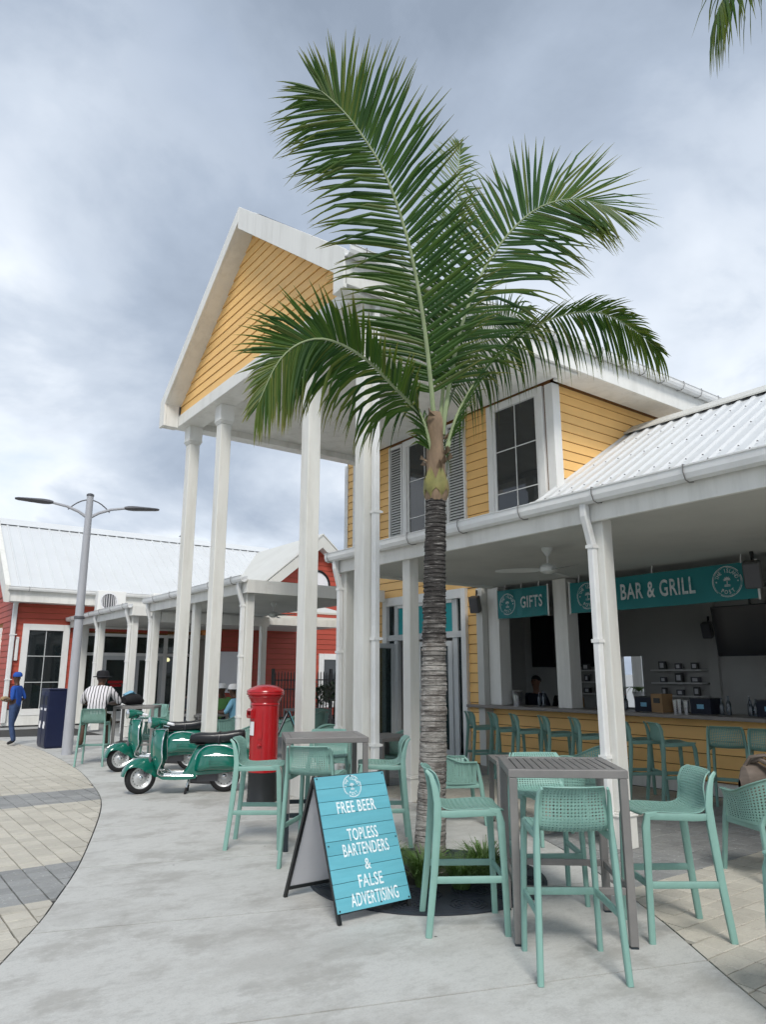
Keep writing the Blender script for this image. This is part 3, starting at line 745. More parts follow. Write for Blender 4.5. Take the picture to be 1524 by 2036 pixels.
# shelves on the rear wall
for y0, y1 in ((7.75, 8.85), (10.05, 11.0)):
    for z in (1.15, 1.4, 1.65):
        m = MB(); m.box(BX-.28, BX-.001, y0, y1, z, z+.03); P(m, 'shelf', MT['trim'])
# low cupboard run behind the counter
m = MB(); m.box(10.12, 10.75, -1, 9.4, .0, .98); P(m, 'back_counter', MT['lampd'])
# --- entry: white surround, glazed sidelight, teal transom, two glass leaves
ent = empty('entrance', parent=yb); ent.location = Vector((WX, 11.4, 0)) - yb.location
m = MB()
x0, x1 = WX-.09, WX+.1
m.box(x0, x1, 10.12, 10.25, 0, 3.2); m.box(x0, x1, 12.64, 12.78, 0, 3.2); m.box(x0, x1, 10.25, 12.64, 3.02, 3.2)
P(m, 'door_surround', MT['trim'], ent, bevel=.006)
m = MB(); x0, x1 = WX-.03, WX+.06
m.box(x0, x1, 10.42, 10.56, 0, 3.02); m.box(x0, x1, 12.30, 12.42, 0, 3.02); m.box(x0-.02, x1, 10.25, 12.64, 2.28, 2.40); m.box(x0, x1, 10.25, 10.28, 0, 3.02); m.box(x0, x1, 10.28, 10.42, 0, .08); m.box(x0, x1, 12.42, 12.64, 0, .08)
P(m, 'door_frame', MT['alu'], ent, bevel=.004)
m = MB(); m.box(WX+.0, WX+.02, 10.56, 12.30, 2.40, 2.96); P(m, 'transom_panel', MT['tealpanel'], ent)
m = MB(); m.box(WX-.04, WX+.05, 10.56, 12.30, 2.96, 3.02); P(m, 'transom_head', MT['trim'], ent)
for (a, b, z0, z1) in ((10.28, 10.42, .08, 2.28), (10.28, 10.42, 2.40, 3.02), (12.42, 12.64, .08, 2.28), (12.42, 12.64, 2.40, 3.02)):
    m = MB(); m.box(WX+.01, WX+.018, a, b, z0, z1); P(m, 'sidelight_pane', MT['glassc'], ent)
def leaf(y, ang, w, name='door_leaf', sgn=1):
    d = empty(name, parent=ent); d.location = Vector((WX-.03, y, 0)) - Vector((WX, 11.4, 0)); d.rotation_euler = (0,0,ang)
    f = MB(); t = .025; s = sgn
    def bb(a, b, z0, z1): 
        y0, y1 = sorted((s*a, s*b)); f.box(-t, t, y0, y1, z0, z1)
    bb(0,.1,.02,2.22); bb(w-.1,w,.02,2.22); bb(.1,w-.1,.02,.2); bb(.1,w-.1,2.12,2.22)
    f.build('leaf_frame', MT['alu'], d, bevel=.003)
    g_ = MB(); y0, y1 = sorted((s*.1, s*(w-.1))); g_.box(-.004, .004, y0, y1, .2, 2.12); g_.build('pane', MT['glassc'], d)
    h = MB(); yh = s*(w-.06)
    for sd in (-1, 1): h.tube([(sd*.025,yh,.92),(sd*.07,yh,.92),(sd*.07,yh,1.3),(sd*.025,yh,1.3)], .011, 6)
    h.build('handle', MT['chrome'], d)
leaf(10.56, R(14), .86, sgn=1)
leaf(12.42, R(-82), .86, sgn=-1)      # the far leaf stands open against the wall
# far ground-floor window with its deep frame
window(yb, 13.1, 14.1, .35, 2.9, WX, fw=.12, cols=1, rows=2)
# ================================================================ RED BUILDINGS BEHIND
rbd = empty('red_shop_building', (8, 25.9, 0), 0, 'red clapboard shop with long white sheet roof and white-posted porches', 'building')
WY = 25.9
m = MB(); m.box(4.25, 6.4, WY, WY+.2, 0, 4.2); m.box(6.4, 9.4, WY, WY+.2, 2.95, 4.2); m.box(9.4, 13, WY, WY+.2, 3.0, 4.2); rwall = P(m, 'front_wall', MT['wallback'], rbd)
boards(rwall, MT['red'], (0,WY,0), (1,0,0), (0,-1,0), .5, 4.15, .19, lambda z: (4.25, 6.45), [(4.62, 6.02, .3, 3.15)])
boards(rwall, MT['red'], (0,WY,0), (1,0,0), (0,-1,0), 3.0, 4.15, .19, lambda z: (6.45, 9.4))
m = MB(); m.box(4.25, 6.45, WY-.06, WY, 0, .48); P(m, 'wall_plinth', MT['white'], rbd)
m = MB(); m.box(4.25, 4.45, WY, 33, 0, 4.2); rside = P(m, 'side_wall', MT['wallback'], rbd)
boards(rside, MT['red'], (4.25,0,0), (0,1,0), (-1,0,0), .02, 4.15, .19, lambda z: (WY, 33), [(27.3, 28.6, 1.0, 3.1)])
window(rbd, 27.3, 28.6, 1.0, 3.1, 4.25, fw=.16, cols=2, rows=2)
def windowY(parent, x0, x1, z0, z1, y, fw=.14, cols=2, rows=3, name='window'):
    w = empty(name, parent=parent); off = Vector((0,0,0)); q = parent
    while q: off += q.location; q = q.parent
    w.location = Vector(((x0+x1)/2, y, z0)) - off
    f = MB(); a, b = y-.07, y+.03
    f.box(x0, x0+fw, a, b, z0, z1); f.box(x1-fw, x1, a, b, z0, z1); f.box(x0+fw, x1-fw, a-.005, b, z0, z0+fw); f.box(x0+fw, x1-fw, a-.005, b, z1-fw, z1)
    P(f, 'frame', MT['trim'], w, bevel=.006)
    ix0, ix1, iz0, iz1 = x0+fw, x1-fw, z0+fw, z1-fw
    for r in range(rows):
        for c in range(cols):
            p = MB(); p.box(ix0+(ix1-ix0)*c/cols+.004, ix0+(ix1-ix0)*(c+1)/cols-.004, y-.02, y-.012, iz0+(iz1-iz0)*r/rows+.004, iz0+(iz1-iz0)*(r+1)/rows-.004); P(p, 'pane', MT['glass'], w)
    for c in range(1, cols):
        p = MB(); a = ix0+(ix1-ix0)*c/cols; p.box(a-.012, a+.012, y-.032, y-.008, iz0, iz1); P(p, 'glazing_bar', MT['alu'], w)
    for r in range(1, rows):
        p = MB(); a = iz0+(iz1-iz0)*r/rows; p.box(ix0, ix1, y-.033, y-.007, a-.012, a+.012); P(p, 'glazing_bar', MT['alu'], w)
    return w
windowY(rbd, 4.6, 6.04, .3, 3.18, WY, fw=.2, cols=2, rows=3)
m = MB(); m.box(4.42, 4.52, WY-.09, WY-.02, 2.0, 2.75); P(m, 'wall_light', MT['trim'], rbd, bevel=.02)
downpipe(4.3, WY-.1, 4.2, .1, rbd, top=(4.32, WY-.45), r=.07, clamps=(1.4, 2.8))
# roof A: sheet with ribs running up the slope
def corrY(parent, y0, z0, y1, z1, x0, x1, pitch, amp, mat, name='roof'):
    prof = []; x = x0
    while x < x1:
        for a, b in ((0,0),(.72,0),(.78,1),(.9,1),(.96,0)): prof.append((x + a*pitch, b*amp))
        x += pitch
    m = MB(); rows = [[(xx, y, z+h) for xx, h in prof] for (y, z) in ((y0, z0), (y1, z1))]
    m.grid(rows, 0, False); return P(m, name, mat, parent)
corrY(rbd, 25.32, 4.26, 29.5, 7.12, 4.0, 15.2, .36, .045, MT['roofm'])
m = MB(); m.prism([(4.0,29.2,6.98),(4.0,29.5,7.25),(4.0,29.8,6.98),(4.0,29.5,7.1)], (11.2,0,0)); P(m, 'ridge_cap', MT['roofm'], rbd)
m = MB(); m.prism([(4.0,29.5,7.05),(4.0,33.8,4.2),(4.0,33.8,4.15),(4.0,29.5,7.0)], (11,0,0)); P(m, 'rear_slope', MT['roofm'], rbd)
m = MB(); m.prism([(3.86,25.3,4.34),(3.86,29.5,7.34),(3.86,33.8,4.34),(3.86,33.8,3.8),(3.86,29.5,6.6),(3.86,25.3,3.8)], (.16,0,0)); P(m, 'rake_board', MT['stucco'], rbd)
m = MB(); m.prism([(4.25,25.95,4.1),(4.25,33,4.1),(4.25,29.5,6.6)], (.12,0,0)); P(m, 'gable_wall', MT['red'], rbd)
m = MB(); m.box(4.0, 13.6, 25.34, 25.42, 3.84, 4.28); m.box(4.0, 13.6, 25.42, WY-.03, 3.84, 3.9); P(m, 'eave_fascia', MT['white'], rbd)
gutter((3.95, 25.27, 4.24), (13.6, 25.27, 4.24), (0,-1,0), .07, 1.5, rbd)
# glazed shopfront under the second porch
sf = empty('shopfront', parent=rbd); sf.location = (0, 0, 0)
for a, b in ((6.45,6.62),(7.12,7.2),(8.18,8.32),(9.28,9.42),(10.5,10.6)):
    m = MB(); m.box(a, b, WY-.05, WY+.06, 0, 2.95); P(m, 'mullion', MT['trim'], sf)
for z0, z1 in ((.02,.1),(2.2,2.3),(2.85,2.95)):
    for a, b in ((6.62,7.12),(7.2,8.18),(8.32,9.28),(9.42,10.5)):
        m = MB(); m.box(a, b, WY-.04, WY+.05, z0, z1); P(m, 'transom_rail', MT['trim'], sf)
for a, b in ((6.62,7.12),(9.42,10.5)):
    for z0, z1 in ((.1,2.2),(2.3,2.85)):
        m = MB(); m.box(a, b, WY, WY+.01, z0, z1); P(m, 'pane', MT['glassc'], sf)
for a, b in ((7.2,8.18),(8.32,9.28)):
    m = MB(); m.box(a, b, WY, WY+.01, 2.3, 2.85); P(m, 'pane', MT['glassc'], sf)
    d = MB()
    d.box(a, a+.12, WY-.03, WY+.02, .1, 2.2); d.box(b-.12, b, WY-.03, WY+.02, .1, 2.2); d.box(a+.12, b-.12, WY-.03, WY+.02, .1, .35); d.box(a+.12, b-.12, WY-.03, WY+.02, 2.06, 2.2); P(d, 'door_leaf', MT['alu'], sf)
    m = MB(); m.box(a+.12, b-.12, WY-.005, WY+.002, .35, 2.06); P(m, 'pane', MT['glassc'], sf)
# a red script sign on the door glass, a poster behind the transom, warm lamps inside
m = MB(); F = frame_mat((7.69, WY-.012, 1.32), (1,0,0), (0,0,1)); text_mb(m, 'Sandals', .2, F, 0, .9, .02) if False else None
m.box(7.42, 7.96, WY-.014, WY-.008, 1.27, 1.36); m.box(7.5, 7.88, WY-.014, WY-.008, 1.16, 1.24); P(m, 'red_door_decal', MT['postred'], sf)
m = MB(); m.box(7.35, 8.1, WY+.3, WY+.32, 2.32, 2.78); P(m, 'poster', MT['plywhite'], sf)
m = MB(); m.box(8.9, 9.25, WY+.3, WY+.32, 2.32, 2.7); P(m, 'poster', MT['cgreen'], sf)
m = MB(); m.box(6.45, 13, WY+3, WY+3.1, 0, 3.3); m.box(6.45, 13, WY+.2, WY+3.1, 3.0, 3.05); P(m, 'shop_interior', MT['inwall'], rbd)
for x, y, z in ((5.35, WY-.0, 2.72),):
    pass
for x, z in ((9.8, 2.1), (10.15, 1.75), (7.9, 2.6)):
    m = MB(); m.tube([(x, WY+.9, 3.0),(x, WY+.9, z+.1)], .006, 5, mi=1); m.sphere((x, WY+.9, z), .075, 10); P(m, 'pendant_lamp', [MT['glow'], MT['black']], rbd)
# porches in front (same line as the bar porch)
def porch(parent, y0, y1, x1, posts, back=True):
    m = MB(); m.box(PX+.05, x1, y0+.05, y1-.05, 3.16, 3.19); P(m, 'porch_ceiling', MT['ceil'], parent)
    m = MB(); m.box(PX+.05, x1, y0+.05, y1-.05, 3.192, 3.34); P(m, 'porch_roof', MT['roofold'], parent)
    m = MB(); m.box(PX, PX+.05, y0, y1, 3.10, 3.35); m.box(PX+.05, x1, y0, y0+.05, 3.10, 3.352); m.box(PX+.05, x1, y1-.05, y1, 3.10, 3.352); P(m, 'porch_fascia', MT['white'], parent, bevel=.005)
    gutter((PX-.075, y0-.02, 3.36), (PX-.075, y1+.02, 3.36), (-1,0,0), .07, 1.1, parent)
    for y, pipe in posts: post(6.18, y, 3.16, parent, pipe=pipe)
porch(rbd, 12.5, 18.1, 9.28, ((12.72, .02), (15.3, None), (17.9, .05)))
porch(rbd, 19.3, 25.86, 10.6, ((19.55, .05), (22.6, .05)))
m = MB(); m.box(6.3, 9.3, 17.85, 18.0, 2.86, 3.1); P(m, 'porch_beam', MT['white'], rbd)
m = MB(); m.box(9.0, 12.5, 18.02, 18.14, 2.92, 3.12); P(m, 'porch_beam', MT['white'], rbd)
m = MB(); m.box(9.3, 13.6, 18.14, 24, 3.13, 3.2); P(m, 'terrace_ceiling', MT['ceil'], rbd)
post(9.15, 17.9, 2.86, rbd, base=False); post(6.5, 25.75, 3.16, rbd, base=False, h=.1)
# right-hand gabled block
GY = 24.0
gb = empty('red_gable_building', (14.5, 24, 0), 0, 'red clapboard gable end with white rake boards and arched window behind the pillar box', 'building')
m = MB(); m.prism([(10.6,GY,0),(17.2,GY,0),(17.2,GY,4.45),(14.5,GY,6.5),(12.1,GY,4.5),(10.6,GY,3.2)], (0,.2,0)); gwall = P(m, 'gable_wall', MT['wallback'], gb)
def grng(z):
    if z < 3.2: return (10.6, 17.2)
    if z < 4.6: return (11.9, 17.2)
    h = (z-4.6)/1.9; return (12.2+2.3*h, 16.9-2.4*h)
boards(gwall, MT['red'], (0,GY,0), (1,0,0), (0,-1,0), .02, 6.4, .19, grng, [(14.72,16.2,.4,2.3)])
windowY(gb, 14.65, 16.25, .35, 2.34, GY, fw=.22, cols=1, rows=1)
m = MB()
m.prism([(14.5+.52*math.cos(R(a)), GY-.03, 4.95+.52*math.sin(R(a))) for a in range(0,181,15)], (0,.02,0), 0); P(m, 'arched_window', MT['plywhite'], gb)
m = MB(); m.tube([(14.5+.56*math.cos(R(a)), GY-.04, 4.95+.56*math.sin(R(a))) for a in range(0,181,10)], .045, 6); P(m, 'window_arch', MT['black'], gb)
for s, xe in ((1, 11.95), (-1, 17.05)):
    ze = 6.86 - .84*abs(14.5-xe)
    m = MB(); m.prism([(xe, GY-.42, ze), (14.5, GY-.42, 6.86), (14.5, GY-.42, 6.38), (xe, GY-.42, ze-.42)], (0,.08,0)); P(m, 'rake_board', MT['roofold'], gb)
    m = MB(); m.prism([(xe, GY-.34, ze-.40), (14.5, GY-.34, 6.40), (14.5, GY-.34, 6.44), (xe, GY-.34, ze-.36)], (0,.36,0)); P(m, 'rake_soffit', MT['white'], gb)
    m = MB(); m.prism([(xe-s*.05, GY-.45, ze), (14.5, GY-.45, 6.87), (14.5, GY-.45, 6.93), (xe-s*.05, GY-.45, ze+.06)], (0,8,0)); P(m, 'roof', MT['roofold'], gb)
# low cream lean-to roof between the porch and the gable
m = MB(); m.prism([(9.2,18.2,3.3),(9.2,24.0,4.5),(12.2,24.0,4.5),(12.2,18.2,3.3)], (0,0,.05)); P(m, 'lean_to_roof', MT['roofold'], gb)
m = MB(); m.box(10.62, 11.5, GY-.04, GY-.005, .95, 2.35); P(m, 'white_panel', MT['plywhite'], gb)
m = MB(); m.box(11.62, 11.8, GY-.06, GY-.002, 0, 3.1); P(m, 'white_pilaster', MT['white'], gb)
# AC condensers on the porch roof
def condenser(x, y, z, label):
    a = empty('ac_condenser', (x, y, z), 0, label, 'air conditioner', 'ac condensers on the porch roof')
    m = MB(); m.box(-.45,.45,-.17,.17,.05,.75); m.build('casing', MT['trim'], a, bevel=.02)
    m = MB(); m.lathe([(.28,0),(.29,.02),(.29,.03),(.25,.03)], (0,0,0), 24, mat=Matrix.Translation((-.1,-.172,.4)) @ Matrix.Rotation(R(90),4,'X'), caps=False); m.build('fan_ring', MT['plywhite'], a)
    m = MB(); m.lathe([(.25,0),(.0,.004)], (0,0,0), 24, mat=Matrix.Translation((-.1,-.176,.4)) @ Matrix.Rotation(R(90),4,'X')); m.build('fan_grille', MT['lampd'], a)
    for k in range(9):
        m = MB(); xx = -.1 + .23*math.sin(R(-80+20*k)); hh = math.sqrt(max(0, .25**2-(xx+.1)**2)); m.box(xx-.008, xx+.008, -.188, -.182, .4-hh, .4+hh); m.build('grille_bar', MT['plywhite'], a)
    for s in (-1, 1):
        m = MB(); m.box(s*.3-.03, s*.3+.03, -.19, .19, -.175, .05); m.build('foot', MT['lampd'], a)
condenser(6.9, 24.5, 3.50, 'white ac condenser with round fan grille left on the porch roof, beside lamp post')
condenser(8.7, 24.5, 3.52, 'white ac condenser on the porch roof half hidden by the tall columns')
# picket fence by the gable
fc = empty('picket_fence', (12.5, 20.5, 0), 0, 'dark metal picket fence in front of the red gable wall', 'fence')
m = MB(); m.box(-1.6,2.6,-.015,.015,.25,.29); m.build('rail', MT['fence'], fc)
m = MB(); m.box(-1.6,2.6,-.015,.015,1.38,1.42); m.build('rail', MT['fence'], fc)
m = MB(); m.box(-1.6,2.6,-.0151,.0151,1.1,1.14); m.build('rail', MT['fence'], fc)
pk = None
for k in range(38):
    if pk is None:
        s = MB(); s.box(-.012,.012,-.012,.012,.08,1.62); s.lathe([(.017,0),(0,.06)], (0,0,1.62), 4); pk = s.mesh('picket', MT['fence'])
    o = bpy.data.objects.new('picket', pk); COL.objects.link(o); o.parent = fc; o.location = (-1.55+.11*k, -.03, 0)
for x in (-1.62, .5, 2.62):
    m = MB(); m.box(x-.04,x+.04,-.04,.04,0,1.75); m.build('post', MT['fence'], fc)
def bush(x, y, h, w, n, label):
    t = empty('potted_shrub', (x, y, 0), 0, label, 'plant', 'shrubs by the fence')
    m = MB(); m.lathe([(.16,0),(.2,.3),(.21,.34),(.18,.34)], (0,0,0), 14); m.build('pot', MT['lampd'], t)
    m = MB()
    for k in range(n):
        a = random.uniform(0, 6.28); el_ = random.uniform(-.2, 1.3); rr = w*random.uniform(.35, 1)
        c = Vector((rr*math.cos(a)*math.cos(el_), rr*math.sin(a)*math.cos(el_), .35 + (h-.35)*(.45+.5*math.sin(el_)*random.uniform(.6,1))))
        d = Vector((math.cos(a), math.sin(a), random.uniform(-.3,.9))).normalized(); s = d.cross(Vector((0,0,1))).normalized()*.022; L = random.uniform(.12,.24)
        m.add([c-s*.4, c+d*L*.5-s, c+d*L, c+d*L*.5+s], [(0,1,2,3)], 0)
    m.build('foliage', MT['bush'], t)
    m = MB(); m.tube([(0,0,.3),(.02,0,h*.7)], [.03,.012], 6); m.build('stem', MT['soil'], t)
bush(10.75, 17.6, 1.35, .42, 420, 'dark bushy potted shrub in front of the picket fence, nearest the white column')
bush(11.6, 18.1, 1.45, .42, 380, 'taller dark potted shrub before the picket fence, right of its neighbour')
# bird on the ridge
bd = empty('bird', (11.16, 29.5, 7.26), 0, 'small dark bird perched on the white roof ridge', 'bird')
m = MB(); m.tube([(-.22,0,.05),(-.1,0,.1),(0,0,.15),(.09,0,.2),(.13,0,.27),(.19,0,.27)], [.012,.05,.08,.065,.05,.008], 8); m.build('body', MT['bird'], bd)
m = MB(); m.tube([(.0,.02,.1),(.0,.02,0)], .008, 5); m.tube([(.02,-.02,.1),(.02,-.02,0)], .008, 5); m.build('legs', MT['bird'], bd)

# ================================================================ LAMP POST
lp = empty('street_lamp', (3.92, 16.1, 0), 0, 'tall grey steel lamp post with two curved arms and flat heads', 'street lamp')
m = MB(); m.tube([(0,0,0),(0,0,2.6),(0,0,5.38)], [.105,.088,.07], 16); m.build('pole', MT['lamp'], lp)
m = MB(); m.lathe([(.08,0),(.08,.04),(.05,.06),(0,.06)], (0,0,5.38), 14); m.build('cap', MT['lampd'], lp)
m = MB(); m.lathe([(.1,0),(.108,.01),(.108,.05),(.1,.06)], (0,0,2.72), 16); m.build('collar', MT['lampd'], lp)
rtv = Vector((.8045,-.594,0)); fwv = Vector((.594,.8045,0))
ax = (rtv*.92 + fwv*.38).normalized()
for s in (-1, 1):
    d = ax*s
    m = MB(); m.tube([d*.05+V(0,0,4.92), d*.2+V(0,0,5.02), d*.45+V(0,0,5.12), d*.72+V(0,0,5.17), d*.8+V(0,0,5.18)], [.035,.033,.03,.028,.028], 8); m.build('arm', MT['lamp'], lp)
    m = MB(); c0 = d*.72+V(0,0,5.18); sd = d.cross(V(0,0,1))
    rows = []
    for t, w, h in ((0,.04,.03),(.08,.055,.05),(.2,.1,.055),(.5,.115,.04),(.68,.1,.03),(.74,.05,.02)):
        c = c0 + d*t + V(0,0,.03*t); rows.append([c+sd*w*math.cos(a)+V(0,0,h*math.sin(a)) for a in [2*math.pi*k/10 for k in range(10)]])
    m.grid(rows, 0, True, True); m.build('lamp_head', MT['lampd'], lp)
m = MB(); m.tube([ax*t + V(0,0,5.30-.28*t*t/.2) for t in [(-.42+.084*k) for k in range(11)]], .014, 6); m.build('tie_arch', MT['lampd'], lp)
# ================================================================ LITTER BIN
bn = empty('litter_bin', (4.0, 17.95, 0), 0, 'navy blue double recycling bin standing beside the lamp post', 'bin')
m = MB(); m.box(-.2,.2,-.38,.38,.03,1.24); m.box(-.19,.19,-.37,.37,0,.03); m.build('cabinet', MT['navy'], bn, bevel=.012)
m = MB(); m.box(-.215,.215,-.395,.395,1.24,1.27); m.build('lid', MT['navy'], bn, bevel=.008)
for y in (-.19, .19):
    m = MB(); m.box(-.212,-.2,y-.17,y+.17,.06,1.2); d = m.build('door', MT['navy'], bn, bevel=.004)
    m = MB(); m.box(-.218,-.2125,y-.1,y+.1,.92,1.12); m.build('opening', MT['black'], d)
    m = MB(); m.box(-.216,-.2124,y-.09,y+.09,.80,.85); m.build('label_strip', MT['plywhite'], d)
    m = MB(); m.tube([(-.216,y,.56),(-.216,y+.05,.5),(-.216,y+.03,.42),(-.216,y-.03,.42),(-.216,y-.05,.5),(-.216,y,.56)], .014, 5); m.build('emblem', MT['plywhite'], d)
# ================================================================ COCONUT PALM
def trunk_mat():
    m = bpy.data.materials.new('palm_bark'); m.use_nodes = True; nt = m.node_tree; L = nt.links.new; b = nt.nodes['Principled BSDF']; b.inputs['Roughness'].default_value = .9
    tc = nt.nodes.new('ShaderNodeTexCoord'); sp = nt.nodes.new('ShaderNodeSeparateXYZ'); L(tc.outputs['Object'], sp.inputs[0])
    def nz(scale, st, det=7, rough=.65):
        mp = nt.nodes.new('ShaderNodeMapping'); mp.inputs['Scale'].default_value = st; L(tc.outputs['Object'], mp.inputs[0])
        n = nt.nodes.new('ShaderNodeTexNoise'); n.inputs['Scale'].default_value = scale; n.inputs['Detail'].default_value = det; n.inputs['Roughness'].default_value = rough; L(mp.outputs[0], n.inputs['Vector']); return n.outputs[0]
    def rng(x, a, b_, c, d):
        r = nt.nodes.new('ShaderNodeMapRange'); L(x, r.inputs[0]); r.inputs[1].default_value = a; r.inputs[2].default_value = b_; r.inputs[3].default_value = c; r.inputs[4].default_value = d; return r.outputs[0]
    def mix(fac, c1, c2):
        x = nt.nodes.new('ShaderNodeMix'); x.data_type = 'RGBA'; L(fac, x.inputs[0])
        (L(c1, x.inputs[6]) if not isinstance(c1, tuple) else setattr(x.inputs[6], 'default_value', (*c1, 1)))
        (L(c2, x.inputs[7]) if not isinstance(c2, tuple) else setattr(x.inputs[7], 'default_value', (*c2, 1))); return x.outputs[2]
    band = nz(1.0, (1.2, 1.2, 9), 8)
    c = mix(rng(band, .40, .60, 0, 1), (.10,.085,.075), (.40,.38,.345))
    c = mix(rng(nz(7, (2,2,9), 9, .75), .5, .62, 0, .8), c, (.52,.50,.47))
    c = mix(rng(nz(9, (1.5,1.5,14), 9, .75), .54, .62, 0, .8), c, (.05,.042,.036))
    c = mix(rng(nz(3.2, (2.4,2.4,.8)), .52, .66, 0, .75), c, (.13,.105,.085))
    # old dark weathered rings become common in the upper half
    up = rng(sp.outputs[2], 1.2, 2.4, 0, .40)
    ad = nt.nodes.new('ShaderNodeMath'); ad.operation = 'ADD'; L(nz(.8, (.5,.5,7), 6, .6), ad.inputs[0]); L(up, ad.inputs[1])
    c = mix(rng(ad.outputs[0], .66, .76, 0, .9), c, (.02,.017,.016))
    c = mix(rng(nz(5, (1.6,1.6,16), 9, .7), .55, .63, 0, .7), c, (.46,.44,.41))
    L(c, b.inputs['Base Color'])
    bp = nt.nodes.new('ShaderNodeBump'); bp.inputs['Strength'].default_value = 1.0; bp.inputs['Distance'].default_value = .03; L(nz(4, (2.2,2.2,12), 9, .75), bp.inputs['Height']); L(bp.outputs[0], b.inputs['Normal'])
    return m
MT['trunk'] = trunk_mat()
def frond_mat():
    m = bpy.data.materials.new('frond_green'); m.use_nodes = True; nt = m.node_tree; L = nt.links.new; b = nt.nodes['Principled BSDF']; b.inputs['Roughness'].default_value = .5; b.inputs['Specular IOR Level'].default_value = .3
    at = nt.nodes.new('ShaderNodeAttribute'); at.attribute_name = 'leaf'; at.attribute_type = 'GEOMETRY'
    sp = nt.nodes.new('ShaderNodeSeparateColor'); L(at.outputs['Color'], sp.inputs[0])
    r = nt.nodes.new('ShaderNodeValToRGB'); L(sp.outputs[0], r.inputs[0]); e = r.color_ramp.elements
    e[0].position = 0; e[0].color = (.020,.064,.016,1); e[1].position = 1; e[1].color = (.125,.16,.024,1)
    q = e.new(.5); q.color = (.048,.108,.018,1)
    tip = nt.nodes.new('ShaderNodeMix'); tip.data_type = 'RGBA'; L(sp.outputs[1], tip.inputs[0]); L(r.outputs[0], tip.inputs[6]); tip.inputs[7].default_value = (.22,.21,.06,1)
    L(tip.outputs[2], b.inputs['Base Color'])
    tr = nt.nodes.new('ShaderNodeBsdfTranslucent'); sc2 = nt.nodes.new('ShaderNodeVectorMath'); sc2.operation = 'MULTIPLY'; L(tip.outputs[2], sc2.inputs[0]); sc2.inputs[1].default_value = (1.9,1.7,.7); L(sc2.outputs[0], tr.inputs[0])
    ms = nt.nodes.new('ShaderNodeMixShader'); ms.inputs[0].default_value = .28; L(b.outputs[0], ms.inputs[1]); L(tr.outputs[0], ms.inputs[2]); L(ms.outputs[0], nt.nodes['Material Output'].inputs[0])
    return m
MT['frond'] = frond_mat()
def spline(pts, n):
    pts = [Vector(p) for p in pts]; out = []
    segs = len(pts)-1
    for k in range(n+1):
        u = k/n*segs; i = min(int(u), segs-1); t = u-i
        p0 = pts[max(0,i-1)]; p1 = pts[i]; p2 = pts[i+1]; p3 = pts[min(segs,i+2)]
        out.append(.5*((2*p1)+(-p0+p2)*t+(2*p0-5*p1+4*p2-p3)*t*t+(-p0+3*p1-3*p2+p3)*t**3))
    return out
